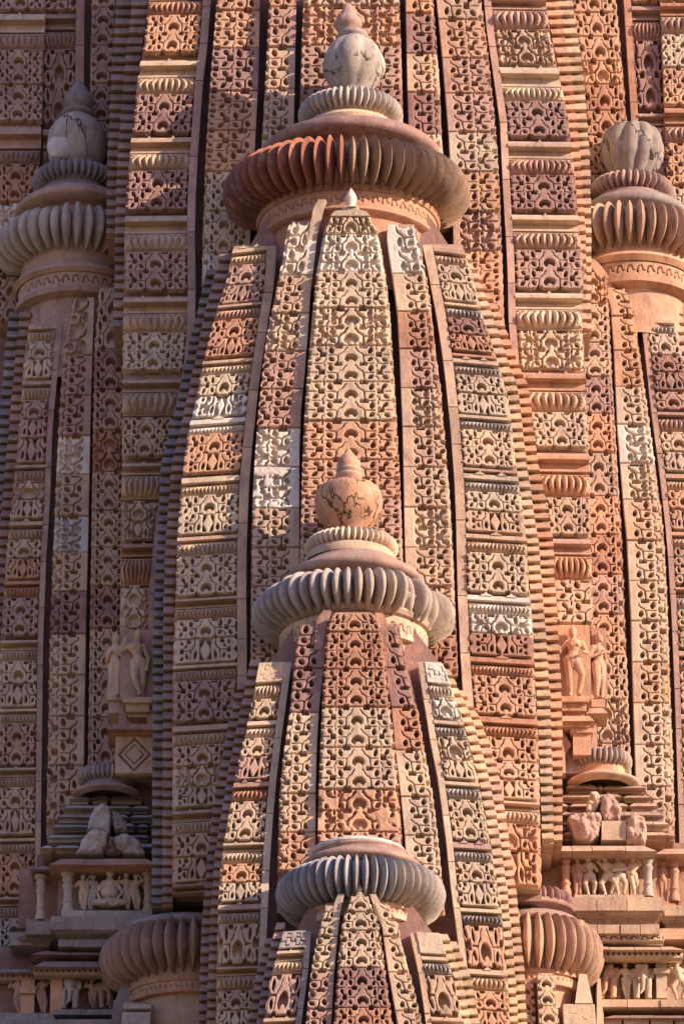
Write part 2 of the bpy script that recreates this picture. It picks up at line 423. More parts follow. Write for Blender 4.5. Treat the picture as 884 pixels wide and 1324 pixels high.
def stepped_edge(root, edges, depth, y0, y1, col, pitch=12.3, thick=1.4):
    """a column of little overhanging courses beside the bands"""
    xl = interp([(e[0], e[1]) for e in edges]); xr = interp([(e[0], e[2]) for e in edges]); mb = MB(); y = y0
    k = 1.0; left = 0
    while y < y1:
        h = pitch*rnd.uniform(.92, 1.08)
        if left <= 0: k = rnd.uniform(.84, 1.13); hue = (rnd.uniform(.94, 1.07), 1, rnd.uniform(.9, 1.08)); left = rnd.choice((2, 4, 4, 5, 6))
        left -= 1
        kk = k*rnd.uniform(.93, 1.07); t = (kk*hue[0], kk, kk*hue[2]); j = rnd.uniform(-.012, .012); jx = rnd.uniform(-.6, .6)
        a, b = y+.5, y+h*rnd.uniform(.80, .87); c = y+h+.4
        a_, b_ = xl(a)+jx, xr(a)+jx
        def ring(pts):   # (py, d)
            L_ = [PT(xl(p)+jx, p, depth(p))+np.array([0, d, 0]) for p, d in pts]
            R_ = [PT(xr(p)+jx, p, depth(p))+np.array([0, d, 0]) for p, d in pts]
            n = len(pts); mb.add(L_+R_, [(i, i+1, i+1+n, i+n) for i in range(n-1)]+[tuple(range(n))[::-1], tuple(range(n, 2*n))], t)
        ring([(a, thick), (a, .06+j), (b-1.5, .0+j), (b, .0+j), (b+.4, .11), (c, .12), (c, thick)])
        y += h
    return mb.build('stepped_edge', root, col)
# ------------------------------------------------------------------ lathed and ribbed pieces
def lathe(ax, Yc, prof, seg_=72, jitter=0, lobes=None):
    """prof: (radius px, py at the axis depth)"""
    s = PXS(Yc, prof[0][1]); th = np.linspace(0, 2*np.pi, seg_, endpoint=False); P = []
    for t in th:
        row = []
        for r, py in prof:
            c = PT(ax, py, Yc); rr = r*s
            if lobes: rr *= 1-lobes[1]*(1-abs(math.sin(lobes[0]*t/2+lobes[2]*(py-prof[0][1])))**.75)
            row.append((c[0]+rr*math.sin(t), c[1]-rr*math.cos(t), c[2]))
        P.append(row)
    return np.array(P)
def smooth_prof(pts, n=4):
    out = []; m = len(pts)
    for i in range(m-1):
        p0 = pts[max(i-1, 0)]; p1 = pts[i]; p2 = pts[i+1]; p3 = pts[min(i+2, m-1)]
        for k in range(n):
            t = k/n
            out.append(tuple(.5*((2*p1[c])+(-p0[c]+p2[c])*t+(2*p0[c]-5*p1[c]+4*p2[c]-p3[c])*t*t+(-p0[c]+3*p1[c]-3*p2[c]+p3[c])*t**3) for c in (0, 1)))
    out.append(pts[-1]); return out
def lathe_part(name, root, ax, Yc, prof, col, mat=None, smooth=True, sm=0, lobes=None):
    mb = MB(); mb.grid(lathe(ax, Yc, smooth_prof(prof, sm) if sm else prof, lobes=lobes), closed=True)
    o = mb.build(name, root, col, mat, smooth=smooth)
    if smooth and hasattr(o.data, 'set_sharp_from_angle'): o.data.set_sharp_from_angle(angle=math.radians(38))
    return o
def ribbed_disc(root, ax, py, Yc, R, a, b, n, col, p=1.8, g=.45, name='ribbed_disc', rough=.0, cols=None, broken=(), lean=0.0):
    """amalaka: lens shaped ribs round a squat ring. R, a, b in pixels; cols(theta)->tint"""
    s = PXS(Yc, py); c = PT(ax, py, Yc); Rc = R-a; mb = MB(); K = 10; M = 22
    rr = random.Random(int(R*7+py))
    for k in range(n):
        t0 = 2*math.pi*(k+.5)/n; ha = math.pi/n
        sc = 1+rr.uniform(-rough, rough); dz = rr.uniform(-rough, rough)*b*.5; tw = rr.uniform(-rough, rough)*.2
        cut = 1.0
        for (b0, b1, amt) in broken:
            if b0 < t0 < b1: cut = amt*rr.uniform(.62, 1.3)
        P = []
        for i in range(K+1):
            u = -1+2*i/K; th = t0+u*ha; row = []
            for j in range(M+1):
                ph = -math.pi*.62+ (math.pi*1.24)*j/M
                w = 1-g*abs(u)**p - .03*abs(u)
                # ribs come to a point above and below
                w2 = w-.30*abs(u)**1.6*abs(math.sin(ph))**3
                A = a*w2*sc*cut; B = b*(w2*.85+.15*w)*sc
                rad = Rc + A*math.cos(ph); z = B*math.sin(ph)+dz
                rad = max(rad, Rc*.55)
                row.append((c[0]+rad*s*math.sin(th+tw*ha), c[1]-rad*s*math.cos(th+tw*ha), c[2]+z*s-lean*rad*s*math.cos(th)))
            P.append(row)
        tv = rr.uniform(.86, 1.12); tt = (tv, tv, tv)
        if cols: q = cols(((t0+math.pi) % (2*math.pi))-math.pi); tt = tuple(tv*x for x in q)
        mb.grid(np.array(P), tt)
    # hub
    th = np.linspace(0, 2*np.pi, 64, endpoint=False); P = []
    for t in th:
        P.append([(c[0]+r*s*math.sin(t), c[1]-r*s*math.cos(t), c[2]+z*s-lean*r*s*math.cos(t)) for r, z in ((2, b*.8), (Rc*.98, b*.8), (Rc+a*.45, 0), (Rc*.98, -b*.8), (2, -b*.8))])
    mb.grid(np.array(P), closed=True)
    o = mb.build(name, root, col, smooth=True)
    if hasattr(o.data, 'set_sharp_from_angle'): o.data.set_sharp_from_angle(angle=math.radians(40))
    return o
def neck_band(root, ax, Yc, r, pyt, pyb, kind, col):
    s = PXS(Yc, pyt); circ = math.pi*r
    T = template(kind, circ, pyb-pyt, 0, 1, 0)
    th = (T[0][:, 0]-.5)*math.pi*1.02
    zt = PT(ax, pyt, Yc)[2]; zb = PT(ax, pyb, Yc)[2]; c = PT(ax, pyt, Yc)
    rr = r*s - T[0][:, 2]*.006
    co = np.stack([c[0]+rr*np.sin(th), c[1]-rr*np.cos(th), zt+(zb-zt)*T[0][:, 1]], 1)
    return link_mesh('ornament_band', fast_mesh('ornament_band', co, T), root, col)
def prism(poly, Yf, th, name=None, root=None, col='T', mb=None, t=1.0, bevel=1.2):
    """outline in picture coordinates, a real slab with thickness; soft front edge"""
    own = mb is None
    if own: mb = MB()
    n = len(poly); cx = sum(p[0] for p in poly)/n; cy = sum(p[1] for p in poly)/n
    ins = [(p[0]+(cx-p[0])*min(.3, bevel/max(3, math.hypot(p[0]-cx, p[1]-cy))), p[1]+(cy-p[1])*min(.3, bevel/max(3, math.hypot(p[0]-cx, p[1]-cy)))) for p in poly]
    A = [PT(*p, Yf) for p in ins]; B = [PT(*p, Yf)+np.array([0, .02, 0]) for p in poly]; C_ = [q+np.array([0, th, 0]) for q in B]
    mb.add(A+B+C_, [tuple(range(n))[::-1]]+[(i, (i+1) % n, (i+1) % n+n, i+n) for i in range(n)]+[(i+n, (i+1) % n+n, (i+1) % n+2*n, i+2*n) for i in range(n)]+[tuple(range(2*n, 3*n))], t)
    if own: return mb.build(name, root, col)
def slab_px(mb, x0, x1, y0, y1, Yf, th, t=1.0, top_in=0, lean=0):
    if x1-x0 > 52:
        x = x0
        while x < x1-.1:
            w_ = rnd.uniform(24, 46); e = x+w_
            if x1-e < 16: e = x1
            slab_px1(mb, x+(0 if x == x0 else .25), e-(0 if e == x1 else .25), y0+rnd.uniform(-.35, .35), y1+rnd.uniform(-.35, .35), Yf+rnd.uniform(-.012, .012), th, t*rnd.uniform(.88, 1.1), top_in, x == x0, e == x1); x = e
    else: slab_px1(mb, x0, x1, y0, y1, Yf, th, t, top_in)
def slab_px1(mb, x0, x1, y0, y1, Yf, th, t=1.0, top_in=0, le=True, re=True):
    a_, b_ = top_in*.6*le, top_in*.6*re
    """block seen at these pixels; top_in slopes the upper face back"""
    q = []
    A = PT(x0, y0, Yf); Bq = PT(x1, y1, Yf)
    xa, xb, zt, zb = A[0], Bq[0], A[2], PT(x0, y1, Yf)[2]
    f = [(xa+a_, Yf+top_in, zt), (xa, Yf, zb), (xb, Yf, zb), (xb-b_, Yf+top_in, zt)]
    k = [(xa+a_, Yf+th, zt), (xa, Yf+th, zb), (xb, Yf+th, zb), (xb-b_, Yf+th, zt)]
    mb.hexa(f+k, t)
def rock(root, cx, cy, Y, rx, ry, rd, col, name='repair_stone', seed=0, sub=4):
    bm = bmesh.new(); bmesh.ops.create_icosphere(bm, subdivisions=sub, radius=1)
    rs = np.random.RandomState(seed); dirs = rs.normal(size=(9, 3)); dirs /= np.linalg.norm(dirs, axis=1)[:, None]; lim = rs.uniform(.62, .9, 9)
    c = PT(cx, cy, Y); s = PXS(Y, cy)
    for v in bm.verts:
        p = np.array(v.co)
        for d, l in zip(dirs, lim):
            q = p @ d
            if q > l: p = p-d*(q-l)*.92
        p = p*(1+.03*math.sin(p[0]*9+seed)+.03*math.sin(p[2]*11+seed*2))
        v.co = (c[0]+p[0]*rx*s, c[1]+p[1]*rd, c[2]+p[2]*ry*s)
    me = bpy.data.meshes.new(name); bm.to_mesh(me); bm.free(); add_tint(me)
    return link_mesh(name, me, root, col)

def rough_slab(poly, Yf, th, name, root, col, seed=0, amp=.05):
    """irregular broken stone with an outline, a bulging rough front and real thickness"""
    rs = random.Random(seed); pts = []
    n = len(poly)
    for i in range(n):
        a, b = poly[i], poly[(i+1) % n]; L = math.hypot(b[0]-a[0], b[1]-a[1]); m = max(2, int(L/3))
        for k in range(m):
            t = k/m; pts.append((a[0]+(b[0]-a[0])*t+rs.uniform(-.8, .8), a[1]+(b[1]-a[1])*t+rs.uniform(-.8, .8)))
    cx = sum(p[0] for p in poly)/n; cy = sum(p[1] for p in poly)/n; N = len(pts); K = 9; P = []
    for p in pts:
        row = []
        for k in range(K+1):
            t = k/K; x = cx+(p[0]-cx)*t; y = cy+(p[1]-cy)*t
            z = float(vnoise(np.array([x]), np.array([y]), 9, seed+3)[0])*amp+float(vnoise(np.array([x]), np.array([y]), 3.2, seed+4)[0])*amp*.4
            row.append(tuple(PT(x, y, Yf)+np.array([0, z*(1-.3*t)+.05*t**8, 0])))
        row.append(tuple(np.array(row[-1])+np.array([0, th, 0]))); P.append(row)
    mb = MB(); mb.grid(np.array(P), closed=True); return mb.build(name, root, col)
# ================================================================== depths
def D_(pts):
    f = interp(pts); return f
YM = D_([(-60, .65), (200, 0.0), (500, -.75), (800, -1.3), (1400, -2.2)])
def off(f, d): return lambda y: f(y)+d
CA = -.35
YA = D_([(240, -1.76), (300, -1.76), (380, -1.84), (500, -2.08), (790, -2.6), (1100, -3.15), (1400, -3.6)])
CB = -2.95
YB = D_([(780, -4.10), (860, -4.12), (1000, -4.38), (1200, -4.75), (1400, -5.1)])
CC = -4.95
YC = D_([(1130, -5.82), (1200, -5.88), (1350, -6.15)])
CD = 2.45
YD = D_([(330, 1.52), (420, 1.38), (700, .88), (1000, .35), (1400, -.3)])

# ================================================================== setting
gm = MB(); gm.add([(-900, -900, 0), (900, -900, 0), (900, 900, 0), (-900, 900, 0)], [(0, 1, 2, 3)])
g = gm.build('ground', None, 'Y'); g['kind'] = 'structure'
g.color = (.20, .17, .09, 1)

# ================================================================== main spire
main = thing('temple_spire', 'huge main spire behind all the others, running out of the top of the picture', 'spire', tuple(PT(450, 1324, 1)))
core = MB()
def core_col(mb, x0f, x1f, Yf, ya, yb, back, n=12):
    ys = np.linspace(ya, yb, n)
    for a, b in zip(ys[:-1], ys[1:]):
        q = [PT(x0f(a), a, Yf(a)), PT(x0f(b), b, Yf(b)), PT(x1f(b), b, Yf(b)), PT(x1f(a), a, Yf(a))]
        k = [np.array([p[0], back, p[2]]) for p in q]; mb.hexa(q+k, .9)
cst = lambda v: (lambda y: v)
core_col(core, interp([(-60, 196), (300, 165), (1324, 160)]), interp([(-60, 700), (300, 752), (1324, 770)]), off(YM, 1.05), -80, 1420, 7)
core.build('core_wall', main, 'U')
# the tower goes on above and below what the picture shows
cm = MB()
zt = PT(450, -80, 1)[2]; zb = PT(450, 1420, 1)[2]
for k, (w, h) in enumerate(((2.7, 1.4), (2.45, 1.4), (2.1, 1.4), (1.7, 1.2))):
    z = zt+sum((1.4, 1.4, 1.4, 1.2)[:k]); x = PT(450, 0, 1)[0]
    cm.hexa([(x-w, 2.0+.3*k, z+h), (x-w-.2, 1.7+.3*k, z), (x+w+.2, 1.7+.3*k, z), (x+w, 2.0+.3*k, z+h), (x-w, 6, z+h), (x-w-.2, 6, z), (x+w+.2, 6, z), (x+w, 6, z+h)])
cm.build('upper_tower', main, 'P')

mL = Band(main, [(-40, 196, 276), (60, 186, 268), (100, 178, 263), (180, 170, 257), (250, 163, 253), (300, 161, 252), (380, 160, 253), (430, 159, 252), (480, 158, 247), (540, 158, 234), (600, 158, 224), (650, 157, 214), (700, 157, 209), (760, 156, 203), (830, 155, 201), (1000, 152, 200)], off(YM, .50), rail=-10, tilt=-1, top=-40, bottom=1000)
mL.seq([(-40, -2, 'L', 'P'), (0, 18, 'R', 'R'), (20, 68, 'PP', 'O'), (76, 98, 'L', 'C'), (99, 121, 'R', 'Y'), (122, 172, 'PP', 'U'), (176, 196, 'L', 'Y'), (197, 219, 'R', 'T'), (221, 272, 'PP', 'U'),
 (277, 300, 'L', 'Y'), (301, 324, 'R', 'C'), (326, 376, 'PP', 'P'), (382, 403, 'L', 'Y'), (404, 428, 'R', 'Y'), (430, 478, 'PP', 'C'), (489, 505, 'L', 'T'), (506, 535, 'R', 'Y'),
 (540, 590, 'PP', 'T'), (597, 612, 'L', 'T'), (614, 643, 'R', 'T'), (648, 698, 'GD', 'T'), (701, 718, 'L', 'R'), (721, 755, 'R', 'O'), (757, 812, 'PP', 'C')])
mR = Band(main, [(-40, 622, 700), (40, 629, 711), (120, 641, 728), (155, 646, 735), (245, 650, 745), (310, 654, 750), (345, 656, 755), (410, 657, 752), (475, 662, 756), (510, 668, 757), (560, 680, 760), (620, 689, 762), (685, 696, 763), (740, 704, 765), (805, 710, 767), (910, 718, 770), (1000, 722, 775)], off(YM, .50), rail=9, tilt=1, top=-40, bottom=1000)
mR.seq([(-38, -10, 'L', 'T'), (-6, 10, 'L', 'P'), (12, 36, 'R', 'P'), (38, 82, 'PP', 'T'), (85, 110, 'L', 'C'), (111, 130, 'R', 'C'), (131, 177, 'PP', 'U'), (181, 203, 'L', 'T'), (204, 225, 'R', 'P'), (226, 272, 'PP', 'U'),
 (276, 297, 'L', 'C'), (299, 321, 'R', 'T'), (323, 373, 'PP', 'P'), (377, 398, 'L', 'C'), (399, 424, 'R', 'C'), (427, 476, 'PP', 'C'), (480, 503, 'L', 'O'), (505, 531, 'R', 'T'),
 (533, 578, 'PP', 'C'), (584, 608, 'L', 'O'), (612, 641, 'R', 'O'), (643, 691, 'PP', 'T'), (695, 715, 'L', 'P'), (718, 748, 'R', 'O'), (750, 806, 'S', 'T')])
m2 = Band(main, [(-40, 283, 338), (0, 280, 336), (100, 272, 334), (200, 266, 329), (300, 262, 324), (430, 260, 318)], off(YM, .28), railcol='T', top=-40, bottom=440)
m2.seq([(-40, 12, 'S', 'O'), (13, 61, 'S', 'O'), (62, 117, 'S', 'U'), (118, 168, 'S', 'O'), (169, 221, 'S', 'O'), (222, 272, 'PP', 'C'), (273, 326, 'PP', 'C'), (327, 376, 'PP', 'W', 0), (377, 438, 'N', 'S')], margin=-6)
m3 = Band(main, [(-40, 349, 384), (0, 348, 383), (100, 343, 381), (200, 337, 379)], off(YM, .12), top=-40, bottom=215)
m3.seq([(-40, 8, 'S', 'O'), (9, 60, 'S', 'P'), (61, 114, 'S', 'T'), (115, 165, 'S', 'T'), (166, 214, 'S', 'T')], margin=-7)
m4 = Band(main, [(-40, 394, 515), (50, 390, 518), (120, 388, 520), (215, 386, 522)], YM, top=-40, bottom=215)
m4.seq([(-40, 6, 'PP', 'T'), (7, 57, 'PP', 'O'), (58, 112, 'PP', 'P'), (113, 163, 'PP', 'U'), (164, 214, 'PP', 'U')])
m5 = Band(main, [(-40, 523, 556), (0, 524, 560), (100, 526, 568), (170, 528, 571), (230, 530, 575)], off(YM, .12), top=-40, bottom=230)
m5.seq([(-40, 16, 'S', 'O'), (17, 68, 'S', 'U'), (69, 118, 'S', 'Y'), (119, 172, 'S', 'U'), (173, 228, 'S', 'C')], margin=7)
m6 = Band(main, [(-40, 560, 618), (0, 564, 622), (80, 572, 632), (180, 580, 642), (250, 584, 646), (330, 586, 649), (430, 588, 652)], off(YM, .28), top=-40, bottom=440)
m6.seq([(-40, 24, 'S', 'T'), (25, 74, 'S', 'O'), (75, 120, 'S', 'P'), (121, 170, 'S', 'P'), (171, 221, 'S', 'C'), (222, 272, 'S', 'O'), (273, 323, 'S', 'P'), (324, 376, 'S', 'O'), (377, 438, 'S', 'R')], margin=8)
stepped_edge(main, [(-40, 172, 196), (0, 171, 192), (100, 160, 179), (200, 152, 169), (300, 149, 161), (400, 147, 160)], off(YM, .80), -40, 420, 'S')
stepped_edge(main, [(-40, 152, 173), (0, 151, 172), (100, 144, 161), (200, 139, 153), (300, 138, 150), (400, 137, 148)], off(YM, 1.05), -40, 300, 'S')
stepped_edge(main, [(-40, 698, 717), (0, 704, 722), (100, 724, 740), (200, 738, 750), (300, 749, 757), (420, 752, 758)], off(YM, .80), -40, 420, 'O')
stepped_edge(main, [(-40, 716, 735), (0, 721, 740), (100, 739, 754), (200, 749, 762), (300, 756, 764), (420, 757, 764)], off(YM, 1.05), -40, 420, 'T')

# ================================================================== helpers for a spire
def crown_bud(root, x, y0, y1, r, Y, col='C'):
    lathe_part('crown_bud', root, x, Y+.06, smooth_prof([(.3, y0), (r*.45, y0+(y1-y0)*.18), (r, y0+(y1-y0)*.5), (r*.95, y0+(y1-y0)*.7), (r*.75, y1), (r*1.3, y1+3)], 3), col)
def horn(root, pts, Y, col):
    mb = MB(); n = len(pts)
    for (a, b) in zip(pts[:-1], pts[1:]):
        q = [PT(a[0], a[2], Y), PT(b[0], b[2], Y), PT(b[1], b[2], Y), PT(a[1], a[2], Y)]; mb.hexa(q+[p+np.array([0, .2, 0]) for p in q])
    return mb.build('curved_border', root, col)
def finial_part(root, name='finial'):
    mb = MB(); return mb

# ================================================================== spire A, the large one in the middle
A = thing('temple_spire', 'tall lit spire in the middle under a half red ribbed disc and cracked wooden-looking pot', 'spire', tuple(PT(450, 1324, -2)))
c2 = MB()
core_col(c2, interp([(280, 345), (350, 305), (500, 262), (700, 232), (900, 226), (1160, 226)]), interp([(280, 555), (350, 602), (500, 652), (700, 678), (900, 692), (1160, 700)]), off(YA, .85), 262, 1165, .6)
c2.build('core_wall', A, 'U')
aC = Band(A, [(276, 428, 476), (292, 419, 487), (310, 416, 491), (350, 409, 498), (400, 404, 504), (480, 397, 509), (560, 392, 514), (620, 390, 517), (700, 388, 520), (840, 386, 524)], YA, top=276, bottom=840)
aC.seq([(276, 301, 'G', 'C', 1), (302, 350, 'PP', 'W', 1), (351, 397, 'PP', 'C'), (398, 446, 'PP', 'C', 1), (447, 493, 'PP', 'C', 0), (494, 543, 'PP', 'C', 0), (544, 593, 'PP', 'O', 0), (594, 642, 'PP', 'O', 0), (643, 692, 'PP', 'P', 0), (693, 742, 'PP', 'T'), (743, 790, 'PP', 'T')])
crown_bud(A, 453.5, 243, 268, 7.5, float(YA(270)), 'W')
aL = Band(A, [(286, 376, 411), (300, 370, 410), (330, 366, 407), (380, 355, 401), (430, 345, 398), (480, 339, 394), (530, 334, 389), (580, 330, 387), (630, 327, 387), (700, 325, 387), (860, 324, 388)], off(YA, .11), top=286, bottom=860)
aL.seq([(286, 355, 'S', 'W', 1), (356, 404, 'S', 'T', 0), (405, 453, 'S', 'C', 1), (454, 502, 'S', 'P', 0), (503, 552, 'S', 'P', 0), (553, 602, 'S', 'W', 1), (603, 656, 'S', 'B', 2), (657, 707, 'S', 'T', 0), (708, 757, 'S', 'T', 0), (758, 808, 'S', 'C'), (809, 858, 'S', 'T')], margin=-12)
horn(A, [(411, 422, 258), (405, 418, 270), (401, 413, 290), (399, 409, 310)], float(YA(270))+.10, 'C')
aR = Band(A, [(290, 500, 537), (310, 500, 541), (355, 507, 551), (400, 513, 558), (450, 516, 563), (500, 518, 570), (550, 520, 574), (600, 521, 578), (650, 522, 582), (700, 523, 585), (800, 526, 589), (870, 528, 592)], off(YA, .11), top=290, bottom=870)
aR.seq([(290, 353, 'S', 'W', 1), (354, 402, 'S', 'C', 0), (403, 450, 'S', 'R', 0), (451, 501, 'S', 'P', 0), (502, 551, 'S', 'Y', 1), (552, 603, 'S', 'T', 0), (604, 655, 'S', 'T', 0), (656, 707, 'S', 'C', 1), (708, 757, 'S', 'T', 0), (758, 808, 'S', 'T'), (809, 868, 'S', 'R')], margin=13)
aCL = Band(A, [(318, 302, 357), (345, 295, 356), (370, 290, 354), (412, 276, 347), (440, 269, 343), (480, 259, 337), (510, 255, 333), (560, 242, 328), (600, 237, 323), (650, 232, 321), (700, 229, 319), (760, 227, 318), (820, 225, 319), (880, 223, 319), (1000, 223, 312), (1150, 223, 310)], off(YA, .34), rail=-12, tilt=-5, top=318, bottom=1150, railcol='T')
aCL.seq([(318, 327, 'L', 'C'), (328, 341, 'R', 'C'), (342, 367, 'G', 'P'), (368, 391, 'D', 'P'), (391, 397, 'L', 'P'), (398, 412, 'R', 'P'), (413, 461, 'GD', 'R', 0), (463, 470, 'L', 'Y'), (471, 483, 'R', 'C'), (484, 511, 'G', 'C', 0),
 (512, 538, 'D', 'B', 1), (539, 549, 'L', 'W'), (550, 560, 'R', 'W'), (561, 611, 'GD', 'O', 0), (614, 625, 'L', 'C'), (626, 639, 'R', 'C'), (640, 690, 'GD', 'C', 0), (691, 699, 'L', 'T'), (700, 716, 'R', 'C'), (718, 769, 'PP', 'C', 0), (771, 784, 'L', 'T'), (785, 799, 'R', 'T'),
 (800, 825, 'G', 'C', 0), (826, 856, 'D', 'C', 0), (857, 864, 'L', 'C'), (865, 879, 'R', 'T'), (880, 932, 'PP', 'P', 0), (935, 946, 'L', 'T'), (947, 962, 'R', 'C'), (963, 989, 'G', 'T', 0), (990, 1016, 'G', 'C'), (1017, 1042, 'D', 'C', 0), (1045, 1060, 'L', 'T'), (1061, 1076, 'R', 'C'), (1078, 1107, 'G', 'T', 0), (1108, 1139, 'D', 'T', 0), (1140, 1152, 'L', 'S')])
aCR = Band(A, [(316, 546, 598), (345, 552, 608), (400, 563, 622), (450, 571, 638), (500, 577, 654), (550, 582, 662), (600, 586, 667), (650, 589, 675), (700, 590, 681), (760, 591, 684), (800, 593, 688), (870, 596, 691), (920, 601, 694), (960, 604, 696), (1060, 608, 698), (1145, 612, 700)], off(YA, .34), rail=12, tilt=5, top=316, bottom=1145, railcol='T')
aCR.seq([(318, 329, 'L', 'P'), (330, 342, 'R', 'C'), (343, 366, 'G', 'C'), (367, 390, 'D', 'C'), (391, 397, 'L', 'C'), (398, 411, 'R', 'G'), (412, 433, 'G', 'U', 0), (434, 455, 'D', 'R', 0), (457, 463, 'L', 'R'), (463, 472, 'L', 'C'), (473, 485, 'R', 'G'), (486, 509, 'G', 'C', 0), (510, 536, 'D', 'C', 0), (536, 543, 'L', 'C'),
 (544, 556, 'R', 'G'), (557, 604, 'PP', 'C', 0), (605, 611, 'L', 'P'), (612, 622, 'L', 'C'), (623, 635, 'R', 'G'), (637, 661, 'G', 'C', 0), (662, 688, 'D', 'T', 0), (690, 699, 'L', 'T'), (700, 714, 'R', 'Y'), (716, 767, 'PP', 'C', 0), (769, 779, 'L', 'W'), (780, 794, 'R', 'W'), (795, 820, 'G', 'W', 1), (821, 848, 'D', 'R', 0),
 (849, 859, 'L', 'R'), (860, 873, 'R', 'O'), (874, 924, 'PP', 'O', 0), (926, 937, 'L', 'R'), (938, 952, 'R', 'R'), (953, 984, 'G', 'O', 0), (985, 1007, 'G', 'T', 0), (1008, 1032, 'D', 'T', 0), (1034, 1046, 'L', 'T'), (1047, 1063, 'R', 'C'), (1065, 1100, 'G', 'O', 1), (1101, 1143, 'D', 'O', 1)])
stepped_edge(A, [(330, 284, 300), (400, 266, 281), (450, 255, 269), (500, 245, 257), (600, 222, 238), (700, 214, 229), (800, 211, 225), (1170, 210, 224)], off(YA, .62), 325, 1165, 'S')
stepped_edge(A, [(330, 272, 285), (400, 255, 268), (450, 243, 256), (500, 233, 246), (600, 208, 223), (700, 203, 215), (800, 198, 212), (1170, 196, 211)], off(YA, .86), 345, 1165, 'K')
stepped_edge(A, [(325, 598, 606), (340, 601, 611), (400, 622, 635), (450, 637, 651), (500, 654, 669), (600, 667, 681), (700, 681, 696), (800, 687, 704), (900, 693, 711), (1000, 698, 714), (1100, 701, 716)], off(YA, .62), 325, 1086, 'Y')
stepped_edge(A, [(345, 608, 616), (400, 634, 645), (450, 650, 662), (500, 668, 683), (600, 680, 696), (700, 695, 715), (800, 703, 720), (900, 710, 726), (1000, 711, 727), (1090, 712, 727)], off(YA, .86), 350, 1086, 'O')
# neck, discs and finial
nk = lathe_part('neck', A, 450, CA, [(116, 262), (116, 288), (108, 330), (104, 350), (112, 390), (116, 420)], 'R')
neck_band(A, 450, CA, 115, 297, 317, 'Z', 'R')
prism([(445, 265), (462, 265), (465, 271), (474, 273), (479, 279), (426, 279), (431, 273), (442, 271)], float(YA(272)), .2, 'crown_stone', A, 'C')
lathe_part('neck_moulding', A, 450, CA, [(60, 284), (117, 287), (119, 291), (117, 296), (110, 298)], 'R')
lathe_part('neck_moulding', A, 450, CA, [(112, 316), (118, 318), (119, 322), (115, 325), (100, 327)], 'R')
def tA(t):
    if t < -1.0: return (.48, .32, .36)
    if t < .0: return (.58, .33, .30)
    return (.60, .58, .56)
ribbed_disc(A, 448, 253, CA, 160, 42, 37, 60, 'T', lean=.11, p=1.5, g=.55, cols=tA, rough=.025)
lathe_part('capstone', A, 453, CA, smooth_prof([(2, 184), (62, 187), (95, 195), (114, 202), (120, 209), (119, 216), (108, 221), (92, 223), (88, 244)], 3), 'U')
lathe_part('disc_foot', A, 453, CA, [(40, 146), (48, 156), (52, 160), (50, 164), (58, 168), (62, 173), (60, 177), (68, 181), (72, 190)], 'C')
ribbed_disc(A, 453, 150, CA, 68, 17, 15, 46, 'G', p=1.6, g=.34, name='small_ribbed_disc')
pot = lathe_part('pot', A, 457, CA, smooth_prof([(6, 146), (24, 134), (21, 122), (26, 115), (35, 104), (41, 91), (41, 80), (36, 68), (28, 58), (19, 52), (15, 47), (16, 43), (10, 40)], 4), 'G', CRACKED, lobes=(7, .09, .018))
lathe_part('neck_ring', pot, 456, CA, smooth_prof([(8, 42), (18, 44), (20, 48), (17, 52), (14, 53)], 3), 'G')
lathe_part('bud', pot, 450, CA, smooth_prof([(.4, 4), (5, 8), (9, 15), (12, 21), (17, 27), (18, 34), (14, 40), (12, 47)], 4), 'P', lobes=(6, .05, .03))

# ================================================================== spire B
B = thing('temple_spire', 'middle-height spire topped by a smooth orange round pot with a pointed bud', 'spire', tuple(PT(455, 1324, -4)))
c3 = MB()
core_col(c3, interp([(800, 385), (860, 348), (1000, 305), (1200, 284), (1400, 270)]), interp([(800, 525), (860, 570), (1000, 616), (1200, 652), (1400, 672)]), off(YB, .62), 800, 1400, -1.6)
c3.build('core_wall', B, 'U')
bC = Band(B, [(792, 432, 480), (803, 424, 492), (830, 420, 497), (910, 416, 504), (960, 414, 510), (1010, 412, 515), (1085, 410, 520), (1180, 408, 524)], YB, top=792, bottom=1180)
bC.seq([(792, 816, 'G', 'R', 0), (817, 864, 'PP', 'R', 0), (865, 913, 'PP', 'R', 0), (914, 965, 'PP', 'C', 0), (966, 1019, 'PP', 'Y', 0), (1020, 1074, 'PP', 'O', 2), (1075, 1125, 'PP', 'O')])
bL = Band(B, [(806, 390, 424), (825, 384, 423), (860, 380, 419), (920, 374, 412), (975, 366, 409), (1025, 361, 408), (1075, 360, 408), (1180, 357, 406)], off(YB, .10), top=806, bottom=1180)
bL.seq([(806, 863, 'S', 'U', 0), (864, 920, 'S', 'U', 0), (921, 974, 'S', 'C', 0), (975, 1025, 'S', 'C', 0), (1026, 1075, 'S', 'Y', 0), (1076, 1125, 'S', 'O')], margin=-9)
horn(B, [(418, 428, 789), (410, 424, 800), (407, 420, 820), (406, 417, 840)], float(YB(800))+.085, 'U')
bR = Band(B, [(806, 489, 515), (830, 492, 520), (860, 497, 527), (915, 506, 540), (970, 511, 549), (1030, 518, 560), (1080, 523, 566), (1180, 530, 576)], off(YB, .10), top=806, bottom=1180)
bR.seq([(806, 863, 'S', 'U', 0), (864, 914, 'S', 'U', 0), (915, 969, 'S', 'R', 0), (970, 1029, 'S', 'C', 0), (1030, 1079, 'S', 'C', 0), (1080, 1129, 'S', 'C', 0), (1130, 1178, 'S', 'O')], margin=9)
horn(B, [(485, 494, 792), (487, 500, 802), (489, 502, 820), (492, 503, 840)], float(YB(800))+.085, 'R')
